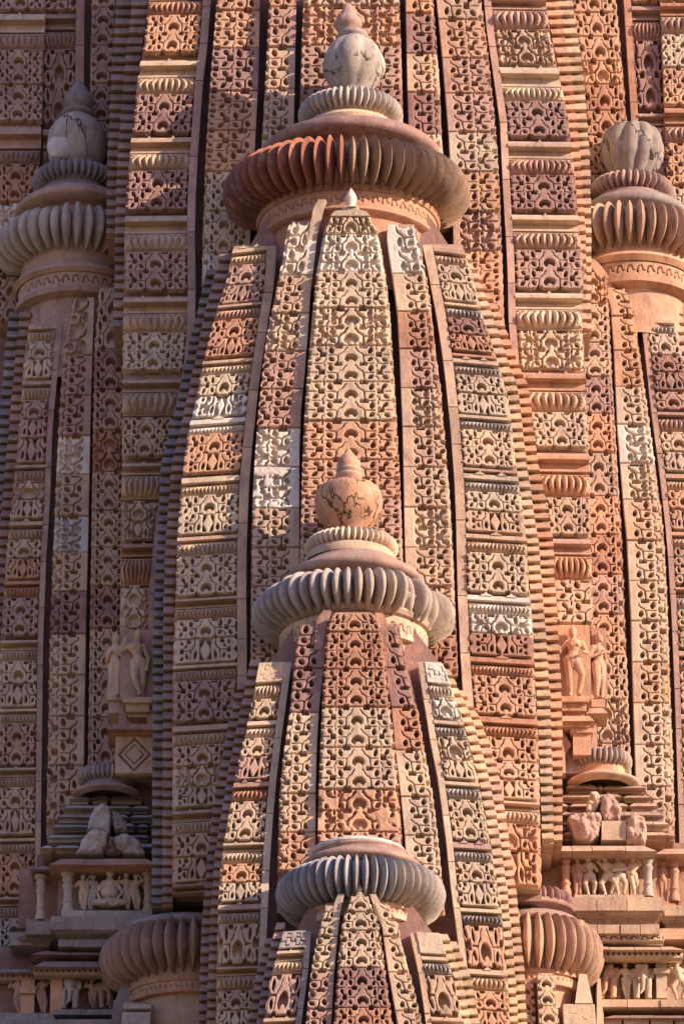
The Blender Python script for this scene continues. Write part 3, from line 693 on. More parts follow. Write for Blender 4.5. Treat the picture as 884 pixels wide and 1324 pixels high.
bCL = Band(B, [(856, 335, 377), (900, 327, 371), (930, 321, 367), (980, 309, 360), (1030, 299, 355), (1080, 290, 351), (1130, 284, 348), (1200, 281, 345), (1330, 279, 338), (1400, 277, 334)], off(YB, .27), rail=-9, tilt=-2, top=856, bottom=1400, railcol='C')
bCL.seq([(857, 883, 'Q', 'C'), (884, 903, 'R', 'C'), (904, 929, 'G', 'C', 0), (930, 939, 'L', 'C'), (940, 953, 'R', 'C'), (954, 978, 'G', 'C', 0), (979, 1008, 'D', 'P', 0), (1009, 1019, 'L', 'P'), (1020, 1035, 'R', 'R'), (1036, 1086, 'PP', 'Y', 0), (1088, 1100, 'L', 'C'), (1101, 1115, 'R', 'C'),
 (1117, 1141, 'G', 'O', 0), (1142, 1166, 'D', 'C', 0), (1167, 1178, 'L', 'T'), (1179, 1193, 'R', 'C'), (1194, 1246, 'G', 'T', 0), (1248, 1260, 'L', 'Y'), (1261, 1279, 'R', 'Y'), (1281, 1306, 'G', 'T', 0), (1307, 1334, 'D', 'C', 0), (1335, 1400, 'PP', 'T')])
bCR = Band(B, [(856, 540, 571), (890, 545, 585), (930, 552, 598), (970, 558, 609), (1000, 565, 617), (1080, 576, 632), (1150, 583, 645), (1200, 590, 651), (1260, 597, 656), (1330, 605, 660), (1400, 612, 664)], off(YB, .27), rail=8, tilt=3, top=856, bottom=1400, railcol='C')
bCR.seq([(857, 884, 'Q', 'W', 1), (885, 901, 'R', 'W'), (902, 929, 'G', 'W', 1), (930, 938, 'L', 'C'), (939, 951, 'R', 'G'), (952, 983, 'G', 'C', 1), (984, 1008, 'D', 'C', 0), (1009, 1017, 'L', 'C'), (1018, 1032, 'R', 'G'), (1034, 1086, 'PP', 'C', 0), (1088, 1099, 'L', 'P'), (1100, 1113, 'R', 'G'),
 (1115, 1141, 'G', 'C', 0), (1142, 1172, 'D', 'C', 0), (1173, 1181, 'L', 'C'), (1182, 1196, 'R', 'K'), (1197, 1250, 'G', 'O', 0), (1252, 1262, 'L', 'Y'), (1263, 1280, 'R', 'Y'), (1282, 1306, 'G', 'O', 0), (1307, 1334, 'D', 'O', 0), (1335, 1400, 'PP', 'T')])
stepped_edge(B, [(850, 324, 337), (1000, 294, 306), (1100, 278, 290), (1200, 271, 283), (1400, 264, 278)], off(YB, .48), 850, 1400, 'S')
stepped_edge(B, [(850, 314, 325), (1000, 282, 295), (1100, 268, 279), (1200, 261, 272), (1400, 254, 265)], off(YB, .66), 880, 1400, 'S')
stepped_edge(B, [(862, 570, 580), (930, 598, 611), (1000, 617, 631), (1050, 627, 641), (1150, 644, 656), (1250, 655, 665), (1400, 664, 676)], off(YB, .48), 862, 1400, 'C')
stepped_edge(B, [(885, 588, 596), (930, 610, 621), (1000, 630, 645), (1050, 640, 653), (1150, 655, 667), (1250, 664, 677), (1400, 675, 687)], off(YB, .66), 890, 1400, 'Y')
lathe_part('neck', B, 457, CB, [(92, 800), (92, 835), (88, 850), (86, 870), (92, 910)], 'O')
neck_band(B, 457, CB, 96, 826, 852, 'Z', 'Y')
lathe_part('neck_moulding', B, 457, CB, [(50, 810), (100, 814), (103, 818), (100, 823), (92, 826)], 'T')
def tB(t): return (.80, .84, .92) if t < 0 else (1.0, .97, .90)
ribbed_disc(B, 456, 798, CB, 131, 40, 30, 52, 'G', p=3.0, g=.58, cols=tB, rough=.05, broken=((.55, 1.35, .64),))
lathe_part('capstone', B, 457, CB, smooth_prof([(2, 726), (50, 728), (68, 738), (84, 748), (90, 754), (88, 760), (78, 764), (66, 770), (64, 790)], 3), 'S')
lathe_part('disc_foot', B, 453, CB, [(40, 700), (46, 706), (52, 711), (50, 715), (56, 720), (60, 726), (60, 732)], 'Y')
ribbed_disc(B, 454, 710, CB, 61, 15, 12, 46, 'C', p=1.6, g=.32, name='small_ribbed_disc')
pot = lathe_part('pot', B, 450.5, CB, smooth_prof([(20, 704), (22, 698), (20, 692), (26, 684), (37, 672), (43, 660), (44, 651), (43.5, 643), (40, 635), (32, 629), (20, 626), (14, 622)], 4), 'O', CRACKED)
lathe_part('neck_ring', pot, 450.5, CB, smooth_prof([(12, 624), (15, 620), (17.5, 617), (17, 614), (14, 613), (16.5, 610), (16, 607), (10, 606)], 2), 'T')
lathe_part('bud', pot, 450.5, CB, smooth_prof([(.3, 578), (3, 583), (9, 590), (14.5, 598), (15.5, 604), (14, 609), (10, 612)], 4), 'O')

# ================================================================== spire C
Cc = thing('temple_spire', 'lowest front spire cut by the bottom edge, its blue-grey ribbed disc without any pot', 'spire', tuple(PT(467, 1324, -5.5)))
c4 = MB()
core_col(c4, interp([(1160, 405), (1210, 380), (1400, 330)]), interp([(1160, 525), (1210, 562), (1400, 625)]), off(YC, .5), 1160, 1400, -3.6)
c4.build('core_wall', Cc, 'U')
cC = Band(Cc, [(1156, 454, 476), (1175, 447, 483), (1200, 441, 491), (1250, 436, 498), (1324, 431, 508), (1400, 426, 516)], YC, top=1156, bottom=1400)
cC.seq([(1156, 1178, 'G', 'C', 0), (1179, 1202, 'G', 'C', 0), (1203, 1250, 'PP', 'C', 0), (1251, 1302, 'PP', 'U', 0), (1303, 1350, 'PP', 'R', 0), (1351, 1398, 'PP', 'T')])
crown_bud(Cc, 464.5, 1144, 1154, 4, float(YC(1150)), 'C')
cL = Band(Cc, [(1168, 420, 441), (1200, 412, 437), (1255, 402, 432), (1324, 395, 428), (1400, 388, 424)], off(YC, .08), top=1168, bottom=1400)
cL.seq([(1168, 1210, 'S', 'C', 0), (1211, 1254, 'S', 'C', 0), (1255, 1304, 'S', 'P', 0), (1305, 1352, 'S', 'P', 0), (1353, 1398, 'S', 'T')], margin=-6)
horn(Cc, [(437, 445, 1156), (432, 442, 1168), (430, 438, 1190)], float(YC(1160))+.07, 'C')
cR = Band(Cc, [(1168, 484, 502), (1200, 494, 515), (1257, 502, 530), (1324, 514, 546), (1400, 524, 560)], off(YC, .08), top=1168, bottom=1400)
cR.seq([(1168, 1210, 'S', 'C', 0), (1211, 1256, 'S', 'C', 0), (1257, 1306, 'S', 'C', 0), (1307, 1352, 'S', 'T', 0), (1353, 1398, 'S', 'T')], margin=6)
horn(Cc, [(478, 486, 1156), (482, 492, 1168), (486, 495, 1190)], float(YC(1160))+.07, 'C')
cCL = Band(Cc, [(1204, 366, 402), (1260, 350, 398), (1324, 340, 389), (1400, 330, 380)], off(YC, .22), rail=-7, tilt=-2, top=1204, bottom=1400, railcol='G')
cCL.seq([(1204, 1226, 'Q', 'G', 1), (1227, 1241, 'L', 'C'), (1242, 1257, 'R', 'C'), (1260, 1312, 'G', 'P', 0), (1314, 1330, 'L', 'T'), (1331, 1346, 'R', 'C'), (1348, 1398, 'PP', 'T')])
cCR = Band(Cc, [(1206, 530, 568), (1262, 542, 586), (1324, 551, 600), (1400, 560, 612)], off(YC, .22), rail=7, tilt=2, top=1206, bottom=1400, railcol='Y')
cCR.seq([(1206, 1234, 'Q', 'C', 0), (1235, 1243, 'L', 'C'), (1244, 1259, 'R', 'G'), (1261, 1312, 'G', 'T', 0), (1314, 1330, 'L', 'Y'), (1331, 1346, 'R', 'C'), (1348, 1398, 'PP', 'T')])
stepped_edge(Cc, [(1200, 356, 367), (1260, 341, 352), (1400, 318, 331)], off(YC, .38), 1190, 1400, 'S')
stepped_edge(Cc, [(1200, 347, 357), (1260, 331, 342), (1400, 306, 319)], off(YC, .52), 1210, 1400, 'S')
stepped_edge(Cc, [(1200, 566, 576), (1262, 586, 597), (1400, 612, 624)], off(YC, .38), 1205, 1400, 'C')
stepped_edge(Cc, [(1200, 575, 584), (1262, 596, 608), (1400, 623, 636)], off(YC, .52), 1215, 1400, 'Y')
lathe_part('neck', Cc, 467, CC, [(72, 1160), (72, 1195), (68, 1210), (66, 1250)], 'O')
neck_band(Cc, 467, CC, 75, 1186, 1206, 'TRI', 'Y')
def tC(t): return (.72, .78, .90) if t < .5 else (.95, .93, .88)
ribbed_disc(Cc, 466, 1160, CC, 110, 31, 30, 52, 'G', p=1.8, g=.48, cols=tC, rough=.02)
lathe_part('capstone', Cc, 466, CC, smooth_prof([(2, 1100), (40, 1101), (62, 1106), (62, 1112), (70, 1116), (78, 1122), (78, 1127), (70, 1131), (60, 1136), (58, 1150)], 3), 'S')
lathe_part('top_slab', Cc, 463, CC, smooth_prof([(2, 1092), (36, 1093), (56, 1099), (62, 1104), (58, 1110)], 3), 'B')
# ================================================================== flanking spires D (left) and E (right)
YD0 = YD
D = thing('temple_spire', 'shaded spire at the left edge with a chipped round grey pot and pointed bud', 'spire', tuple(PT(100, 1324, 1)))
c5 = MB()
core_col(c5, interp([(360, 35), (500, 22), (800, 5), (1324, -5)]), interp([(360, 165), (1324, 175)]), off(YD, .7), 385, 1400, 6)
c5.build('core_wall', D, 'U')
d2 = Band(D, [(372, 128, 168), (450, 122, 166), (560, 120, 165), (700, 118, 163), (830, 116, 162), (950, 114, 160), (1080, 112, 160)], off(YD, .0), top=372, bottom=1080)
d2.seq([(372, 450, 'PP', 'T'), (451, 503, 'PP', 'U'), (504, 555, 'PP', 'P'), (556, 609, 'PP', 'R'), (610, 659, 'PP', 'T'), (660, 707, 'PP', 'Y'), (708, 757, 'PP', 'T'), (758, 812, 'PP', 'U'), (813, 865, 'PP', 'T'), (866, 926, 'PP', 'T'), (927, 988, 'PP', 'P'), (989, 1040, 'PP', 'T')])
d1 = Band(D, [(384, 96, 122), (400, 92, 122), (450, 82, 120), (560, 75, 117), (700, 69, 114), (830, 64, 111), (960, 62, 109), (1080, 59, 108)], off(YD, .16), top=384, bottom=1080)
d1.seq([(384, 458, 'S', 'T'), (459, 510, 'S', 'P'), (511, 562, 'S', 'P'), (563, 612, 'S', 'W'), (613, 666, 'S', 'T'), (667, 713, 'S', 'B', 1), (714, 764, 'S', 'T'), (765, 819, 'S', 'U'), (820, 872, 'S', 'C'), (873, 925, 'S', 'C'), (926, 989, 'S', 'T'), (990, 1060, 'S', 'T')], margin=-8)
dC = Band(D, [(418, 38, 81), (470, 31, 76), (550, 25, 68), (650, 15, 65), (720, 8, 60), (830, 1, 56), (1000, -5, 54), (1080, -6, 53), (1330, -8, 50)], off(YD, .36), rail=-7, tilt=-1, top=418, bottom=1240)
dC.seq([(418, 427, 'L', 'C'), (428, 440, 'R', 'C'), (441, 464, 'G', 'C'), (465, 489, 'D', 'C'), (490, 499, 'L', 'T'), (500, 516, 'R', 'C'), (518, 542, 'G', 'P'), (543, 566, 'D', 'P'), (568, 598, 'D', 'P'), (599, 606, 'L', 'P'), (607, 621, 'R', 'P'), (622, 646, 'G', 'T'), (647, 670, 'D', 'T'), (672, 681, 'L', 'T'), (683, 697, 'R', 'T'), (698, 722, 'G', 'C'), (723, 748, 'D', 'O'), (749, 757, 'L', 'R'), (758, 771, 'R', 'R'),
 (774, 822, 'PP', 'P'), (826, 839, 'L', 'C'), (840, 853, 'R', 'C'), (855, 884, 'G', 'C'), (885, 914, 'D', 'C'), (915, 921, 'L', 'C'), (922, 934, 'R', 'C'), (935, 989, 'PP', 'P'), (991, 1003, 'L', 'T'), (1004, 1017, 'R', 'T'), (1018, 1046, 'G', 'T'), (1047, 1079, 'D', 'Y'), (1082, 1089, 'L', 'Y'), (1090, 1102, 'R', 'C'), (1104, 1156, 'PP', 'O'), (1158, 1170, 'L', 'T'), (1172, 1186, 'R', 'T'), (1188, 1236, 'PP', 'G')])
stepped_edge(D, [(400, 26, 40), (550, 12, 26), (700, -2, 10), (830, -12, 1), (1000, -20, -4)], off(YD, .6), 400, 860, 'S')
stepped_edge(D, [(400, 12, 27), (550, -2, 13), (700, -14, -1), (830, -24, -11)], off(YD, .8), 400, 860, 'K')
lathe_part('neck', D, 100, CD, [(74, 330), (72, 360), (66, 400), (70, 460), (80, 520)], 'P')
neck_band(D, 100, CD, 76, 382, 403, 'Z', 'P')
lathe_part('neck_moulding', D, 100, CD, [(50, 370), (80, 374), (84, 380), (78, 384)], 'P')
lathe_part('neck_moulding', D, 100, CD, [(70, 402), (80, 404), (80, 410), (66, 414)], 'S')
ribbed_disc(D, 98, 327, CD, 106, 34, 32, 40, 'G', p=2.6, g=.50, rough=.07)
lathe_part('capstone', D, 100, CD, smooth_prof([(2, 255), (54, 262), (72, 270), (80, 278), (80, 283), (70, 288), (60, 292), (60, 310)], 3), 'P')
lathe_part('disc_foot', D, 98, CD, [(36, 236), (42, 244), (40, 250), (50, 256), (50, 268)], 'K')
ribbed_disc(D, 97, 236, CD, 55, 17, 14, 36, 'K', p=2.0, g=.42, name='small_ribbed_disc', rough=.03)
pot = lathe_part('pot', D, 100, CD, smooth_prof([(16, 232), (22, 226), (33, 212), (38, 196), (38, 180), (34, 168), (26, 158), (18, 153), (16, 148)], 4), 'G', CRACKED)
lathe_part('neck_ring', pot, 101, CD, smooth_prof([(12, 153), (20, 150), (21, 146), (14, 143), (16, 139), (10, 137)], 2), 'K')
lathe_part('bud', pot, 102, CD, smooth_prof([(.3, 99), (5, 108), (13, 119), (18.5, 129), (18, 136), (13, 143), (10, 147)], 4), 'K')
rock(pot, 78, 190, CD-.30, 17, 20, .12, 'B', name='broken_chip', seed=5, sub=3)

E = thing('temple_spire', 'sunlit spire at the right edge topped by a squat melon-ribbed pot without a bud', 'spire', tuple(PT(820, 1324, 1)))
c6 = MB()
core_col(c6, interp([(360, 750), (1324, 745)]), interp([(360, 880), (500, 900), (800, 925), (1324, 935)]), off(YD, .7), 385, 1400, 6)
c6.build('core_wall', E, 'R')
e2 = Band(E, [(352, 745, 785), (450, 746, 789), (600, 748, 798), (700, 750, 804), (830, 752, 809), (950, 754, 814), (1080, 756, 818)], off(YD, .0), top=352, bottom=1080)
e2.seq([(352, 392, 'PP', 'O'), (393, 442, 'PP', 'T'), (443, 486, 'PP', 'T'), (487, 534, 'PP', 'P'), (535, 584, 'PP', 'O'), (585, 640, 'PP', 'T'), (641, 690, 'PP', 'O'), (691, 742, 'PP', 'R'), (743, 793, 'PP', 'P'), (794, 845, 'PP', 'O'), (846, 903, 'PP', 'T'), (904, 960, 'PP', 'T'), (961, 1020, 'PP', 'T')])
e1 = Band(E, [(362, 776, 800), (380, 784, 814), (400, 789, 821), (452, 793, 826), (550, 797, 840), (660, 806, 855), (700, 810, 859), (800, 815, 864), (900, 818, 867), (1000, 821, 871), (1090, 823, 873)], off(YD, .16), top=362, bottom=1090)
e1.seq([(372, 408, 'S', 'O'), (409, 452, 'S', 'O'), (453, 499, 'S', 'O'), (500, 548, 'S', 'C'), (549, 598, 'S', 'W'), (599, 645, 'S', 'C'), (646, 698, 'S', 'T'), (699, 750, 'S', 'C'), (751, 802, 'S', 'C'), (803, 855, 'S', 'C'), (856, 908, 'S', 'T'), (909, 962, 'S', 'C'), (963, 1016, 'S', 'C'), (1017, 1080, 'S', 'T')], margin=9)
horn(E, [(757, 768, 335), (764, 778, 345), (772, 785, 356), (778, 791, 372), (786, 795, 392)], float(YD(360))+.145, 'O')
eC = Band(E, [(412, 828, 870), (460, 834, 882), (520, 840, 892), (610, 852, 903), (700, 862, 910), (800, 868, 917), (900, 872, 922), (1090, 878, 930), (1330, 884, 938)], off(YD, .36), rail=7, tilt=1, top=412, bottom=1240, railcol='P')
eC.seq([(412, 419, 'L', 'C'), (420, 431, 'R', 'G'), (432, 459, 'G', 'C'), (460, 481, 'G', 'U'), (482, 505, 'D', 'U'), (507, 530, 'G', 'P'), (531, 538, 'L', 'P'), (540, 557, 'R', 'P'), (559, 584, 'G', 'C'), (585, 609, 'D', 'C'), (611, 620, 'L', 'T'), (621, 633, 'R', 'Y'), (634, 658, 'G', 'O'), (660, 685, 'D', 'P'), (686, 694, 'L', 'O'), (695, 706, 'R', 'T'), (708, 756, 'PP', 'P'), (758, 770, 'L', 'O'), (772, 786, 'R', 'G'), (788, 812, 'G', 'T'), (813, 838, 'D', 'T'), (840, 850, 'L', 'T'), (852, 866, 'R', 'O'), (868, 920, 'PP', 'T'), (922, 932, 'L', 'T'), (934, 950, 'R', 'T'), (952, 1002, 'PP', 'T'), (1004, 1016, 'L', 'O'), (1018, 1034, 'R', 'T'), (1036, 1088, 'PP', 'T')])
stepped_edge(E, [(395, 868, 880), (520, 891, 905), (700, 909, 925)], off(YD, .6), 395, 860, 'T')
lathe_part('neck', E, 815, CD, [(78, 320), (76, 350), (72, 380), (72, 460)], 'O')
neck_band(E, 815, CD, 82, 372, 393, 'Z', 'O')
lathe_part('neck_moulding', E, 815, CD, [(76, 392), (86, 394), (87, 400), (70, 405)], 'R')
lathe_part('neck_moulding', E, 815, CD, [(50, 356), (86, 362), (90, 367), (84, 373)], 'O')
ribbed_disc(E, 815, 324, CD, 108, 33, 33, 42, 'T', p=1.8, g=.46, rough=.02, cols=lambda t: (.74, .70, .70))
lathe_part('capstone', E, 818, CD, smooth_prof([(2, 262), (50, 268), (64, 274), (72, 281), (72, 288), (64, 294), (60, 310)], 3), 'K')
lathe_part('disc_foot', E, 815, CD, [(36, 244), (44, 252), (42, 258), (50, 266), (50, 276)], 'U')
ribbed_disc(E, 815, 250, CD, 56, 15, 13, 38, 'S', p=1.7, g=.40, name='small_ribbed_disc', rough=.02)
lathe_part('pot', E, 816, CD, smooth_prof([(16, 244), (24, 236), (30, 228), (39, 212), (42, 200), (42, 188), (36, 174), (26, 167), (12, 163), (1, 162)], 4), 'K', CRACKED, lobes=(11, .17, .022), sm=0)

# ================================================================== walls far back at both top corners
YF = D_([(-40, 3.1), (200, 2.75), (400, 2.5), (700, 2.1), (1324, 1.2)])
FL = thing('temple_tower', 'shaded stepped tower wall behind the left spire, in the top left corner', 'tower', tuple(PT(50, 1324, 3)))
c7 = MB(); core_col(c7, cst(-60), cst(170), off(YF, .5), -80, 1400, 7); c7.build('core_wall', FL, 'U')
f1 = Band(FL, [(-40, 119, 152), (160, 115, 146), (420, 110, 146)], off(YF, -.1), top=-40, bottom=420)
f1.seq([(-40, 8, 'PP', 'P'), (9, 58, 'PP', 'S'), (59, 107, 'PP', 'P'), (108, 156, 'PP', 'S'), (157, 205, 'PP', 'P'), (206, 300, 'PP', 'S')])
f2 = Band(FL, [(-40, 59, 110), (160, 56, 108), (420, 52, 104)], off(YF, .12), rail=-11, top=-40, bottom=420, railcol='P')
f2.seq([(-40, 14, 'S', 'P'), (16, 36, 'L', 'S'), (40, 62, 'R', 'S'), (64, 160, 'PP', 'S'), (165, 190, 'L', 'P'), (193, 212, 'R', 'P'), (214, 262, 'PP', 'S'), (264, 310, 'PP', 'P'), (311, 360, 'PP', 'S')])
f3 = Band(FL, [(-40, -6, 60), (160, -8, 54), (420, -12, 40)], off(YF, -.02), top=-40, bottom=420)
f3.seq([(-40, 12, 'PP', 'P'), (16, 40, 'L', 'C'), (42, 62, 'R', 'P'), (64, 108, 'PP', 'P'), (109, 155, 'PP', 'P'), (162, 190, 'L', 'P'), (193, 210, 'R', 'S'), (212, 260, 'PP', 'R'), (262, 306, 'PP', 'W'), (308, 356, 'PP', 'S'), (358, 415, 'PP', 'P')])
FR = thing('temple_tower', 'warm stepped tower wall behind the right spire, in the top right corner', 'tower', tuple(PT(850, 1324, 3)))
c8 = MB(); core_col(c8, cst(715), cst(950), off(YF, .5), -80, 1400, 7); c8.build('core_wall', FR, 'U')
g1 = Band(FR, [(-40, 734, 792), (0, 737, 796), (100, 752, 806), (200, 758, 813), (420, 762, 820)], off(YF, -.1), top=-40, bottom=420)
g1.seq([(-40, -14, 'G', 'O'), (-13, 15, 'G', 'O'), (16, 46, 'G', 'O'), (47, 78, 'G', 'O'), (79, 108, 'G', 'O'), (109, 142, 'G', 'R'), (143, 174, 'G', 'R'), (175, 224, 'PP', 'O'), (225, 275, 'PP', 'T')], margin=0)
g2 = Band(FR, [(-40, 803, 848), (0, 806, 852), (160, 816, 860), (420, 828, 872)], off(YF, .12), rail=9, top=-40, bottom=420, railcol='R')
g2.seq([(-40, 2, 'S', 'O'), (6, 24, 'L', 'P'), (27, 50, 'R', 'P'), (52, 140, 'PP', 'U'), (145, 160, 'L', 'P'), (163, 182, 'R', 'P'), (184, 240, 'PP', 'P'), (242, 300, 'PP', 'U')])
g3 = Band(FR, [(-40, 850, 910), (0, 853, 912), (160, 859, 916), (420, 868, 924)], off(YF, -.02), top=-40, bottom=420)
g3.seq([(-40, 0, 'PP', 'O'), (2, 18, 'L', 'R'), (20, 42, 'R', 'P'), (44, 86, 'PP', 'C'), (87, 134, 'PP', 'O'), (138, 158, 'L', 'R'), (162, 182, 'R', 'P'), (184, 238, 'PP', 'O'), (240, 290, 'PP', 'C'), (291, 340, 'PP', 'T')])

# ================================================================== low ribbed crowns at the bottom corners
Fs = thing('temple_spire', 'low spire at the bottom left showing only its dark red ribbed disc and round neck', 'spire', tuple(PT(245, 1400, -1.9)))
CF = -1.75
ribbed_disc(Fs, 246, 1246, CF, 118, 36, 37, 42, 'S', p=1.8, g=.42, rough=.04, cols=lambda t: (.86, .86, .86))
lathe_part('capstone', Fs, 246, CF, smooth_prof([(2, 1196), (60, 1200), (84, 1205), (96, 1212), (96, 1218), (86, 1224), (70, 1230)], 3), 'K')
lathe_part('neck', Fs, 246, CF, [(80, 1266), (80, 1300), (74, 1304), (74, 1345), (82, 1350), (82, 1400)], 'T')
neck_band(Fs, 246, CF, 83, 1286, 1306, 'TRI', 'R')
mb = MB(); slab_px(mb, 205, 246, 1150, 1176, -1.9, 1.2, 1, .35); mb.build('broken_foot', Fs, 'U')
fc = Band(Fs, [(1296, 160, 196), (1400, 150, 190)], off(cst(-2.55), 0), top=1296, bottom=1400); 
fc.seq([(1296, 1306, 'L', 'G'), (1308, 1326, 'Q', 'G'), (1328, 1400, 'PP', 'G')])
mb = MB(); slab_px(mb, 148, 180, 1262, 1300, -2.1, 1.2, 1, .15); slab_px(mb, 140, 165, 1290, 1400, -2.3, 1.2, .9, .1); mb.build('plain_block', Fs, 'K')
core_ = MB(); core_col(core_, cst(142), cst(270), cst(-1.9), 1330, 1400, -.4, 3); core_.build('core_wall', Fs, 'U')

Gs = thing('temple_spire', 'low spire at the bottom right with a broken dark capstone above its ribbed disc', 'spire', tuple(PT(690, 1400, -1.9)))
CG = -1.75
ribbed_disc(Gs, 686, 1238, CG, 95, 30, 40, 36, 'T', p=1.9, g=.42, cols=lambda t: (.74, .68, .66))
lathe_part('capstone', Gs, 686, CG, smooth_prof([(2, 1186), (50, 1190), (64, 1196), (66, 1203), (60, 1209), (50, 1220)], 3), 'S')
ribbed_disc(Gs, 686, 1170, CG, 58, 16, 13, 34, 'U', p=1.8, g=.4, name='broken_ribbed_disc', rough=.12, cols=lambda t: (1.2, 1.1, 1.1))
lathe_part('disc_foot', Gs, 686, CG, smooth_prof([(2, 1166), (48, 1172), (56, 1178), (56, 1182), (46, 1186), (40, 1194)], 2), 'U')
rock(Gs, 746, 1198, CG-.42, 12, 10, .14, 'S', name='broken_edge', seed=11, sub=3)
lathe_part('neck', Gs, 686, CG, [(66, 1254), (66, 1280), (60, 1300), (60, 1400)], 'O')
neck_band(Gs, 686, CG, 70, 1272, 1292, 'TRI', 'O')
gC = Band(Gs, [(1258, 694, 716), (1290, 695, 719), (1400, 700, 730)], cst(-2.72), top=1258, bottom=1400); gC.seq([(1258, 1300, 'PP', 'C'), (1301, 1350, 'PP', 'C'), (1351, 1400, 'PP', 'C')])
gD = Band(Gs, [(1268, 668, 689), (1400, 672, 697)], cst(-2.62), top=1268, bottom=1400); gD.seq([(1268, 1310, 'PP', 'O'), (1311, 1355, 'PP', 'T'), (1356, 1400, 'PP', 'C')])
gE = Band(Gs, [(1298, 727, 768), (1400, 732, 775)], cst(-2.45), top=1298, bottom=1400); gE.seq([(1298, 1330, 'Q', 'C', 0), (1332, 1350, 'R', 'C'), (1352, 1400, 'PP', 'C')])
mb = MB(); slab_px(mb, 742, 766, 1256, 1297, -2.3, .8, 1, .1); slab_px(mb, 766, 786, 1262, 1400, -2.1, .8, 1.05, .1); mb.build('plain_block', Gs, 'C')
core_ = MB(); core_col(core_, cst(650), cst(780), cst(-1.9), 1310, 1400, -.4, 3); core_.build('core_wall', Gs, 'R')

# ================================================================== pedestals and niches on the corner bands
def niche(label, x0, x1, y0, y1, Yb, cols, side, parent_x):
    t = thing('statue_niche', label, 'niche', tuple(PT((x0+x1)/2, y1+90, Yb)))
    mb = MB(); slab_px(mb, x0, x1, y0, y1+2, Yb-.02, .5); mb.build('back_slab', t, cols[0])
    f = Yb-.14
    mb = MB()
    slab_px(mb, x0+2, x1-2, y1-2, y1+5, Yb-.26, .5); slab_px(mb, x0+6, x1-6, y1+5, y1+17, Yb-.2, .5, .95, 0); slab_px(mb, x0+9, x1-9, y1+17, y1+24, Yb-.12, .5)
    mb.build('pedestal', t, cols[1])
    return t
def YN(y): return float(YM(y))+.50
nl = niche('shaded left wall niche slab with pedestal, red eave and diamond block beneath', 157, 199, 814, 903, YN(860), ('P', 'T'), -1, 0)
mb = MB(); slab_px(mb, 139, 158, 880, 905, YN(880)+.12, .5); slab_px(mb, 141, 157, 905, 922, YN(880)+.16, .5); mb.build('side_pedestal', nl, 'T')
mb = MB(); slab_px(mb, 139, 199, 932, 943, YN(940)-.3, .7, 1, .12); slab_px(mb, 146, 199, 943, 950, YN(940)-.2, .6, .9); mb.build('eave', nl, 'R')
nb = Band(nl, [(948, 150, 199), (1000, 149, 199)], cst(YN(960)-.1), top=948, bottom=1004); nb.seq([(950, 1000, 'BOSS', 'T', 0)])
nr = niche('sunlit right wall niche slab with pedestal and corbelled orange eave beneath', 720, 764, 808, 902, YN(860), ('O', 'O'), 1, 0)
mb = MB(); slab_px(mb, 764, 785, 812, 904, YN(880)+.2, .5); slab_px(mb, 764, 782, 904, 914, YN(880)+.1, .5); mb.build('side_slab', nr, 'O')
mb = MB(); slab_px(mb, 722, 768, 922, 932, YN(940)-.25, .7, 1, .1); slab_px(mb, 760, 786, 912, 922, YN(940)-.05, .5, 1, .1); slab_px(mb, 724, 762, 932, 940, YN(940)-.18, .6, .9); mb.build('eave', nr, 'O')
mb = MB(); slab_px(mb, 740, 764, 941, 976, YN(940)-.1, .5); slab_px(mb, 737, 766, 941, 947, YN(940)-.14, .5); slab_px(mb, 722, 735, 941, 980, YN(940)+.08, .5, .9); mb.build('corbel', nr, 'O')
prism([(723, 955), (729, 947), (739, 963), (729, 978), (723, 968)], YN(950)+.0, .3, 'diamond_boss', nr, 'O')

# ================================================================== roofed shrines
def moulding(root, name, x0, x1, y0, y1, Y, col, kind='flat', th=1.2):
    mb = MB()
    if kind == 'flat': slab_px(mb, x0, x1, y0, y1, Y, th)
    elif kind == 'slope': slab_px(mb, x0, x1, y0, y1, Y, th, 1, .22)
    elif kind == 'cyma':
        n = 6
        for i in range(n):
            a = y0+(y1-y0)*i/n; b = y0+(y1-y0)*(i+1)/n; k = .5-.5*math.cos(math.pi*(i+.5)/n)
            slab_px1(mb, x0+8*k, x1-8*k, a, b+.05, Y+.15*k, th)
    return mb.build(name, root, col)
def pillar(root, x, y0, y1, Y, col, w=6):
    mb = MB()
    P = smooth_prof([(w*1.25, y0), (w*1.25, y0+4), (w*.85, y0+6), (w, y0+(y1-y0)*.18), (w*.72, y0+(y1-y0)*.26), (w*1.05, y0+(y1-y0)*.33), (w*.8, y0+(y1-y0)*.42), (w*.8, y0+(y1-y0)*.66), (w*1.05, y0+(y1-y0)*.72), (w*.8, y0+(y1-y0)*.78), (w*1.15, y1-5), (w*1.15, y1)], 3)
    mb.grid(lathe(x, Y, P, 20), closed=True); o = mb.build('pillar', root, col, smooth=True)
    if hasattr(o.data, 'set_sharp_from_angle'): o.data.set_sharp_from_angle(angle=math.radians(35))
    return o
def roof_tiers(root, cx, tiers, Y, col, seed):
    r2 = random.Random(seed)
    for i, (y, hw, dd) in enumerate(tiers):
        mb = MB(); x0 = cx-hw; x1 = cx+hw; n = max(2, int(hw/22))
        xs = [x0]+sorted(r2.uniform(x0+8, x1-8) for _ in range(n))+[x1]
        for a, b in zip(xs[:-1], xs[1:]):
            j = r2.uniform(-1.5, 1.5); k = r2.uniform(.8, 1.15); e = r2.uniform(-.05, .06)
            slab_px(mb, a+.4, b-.4, y+j, y+6.5+j*.5, Y+dd+e, 1.4, k, .10)
            slab_px(mb, a+3, b-3, y+6, y+14, Y+dd+.12+e*.4, 1.2, k*.95)
        # stepped central projection
        mb.build('roof_tier', root, col)
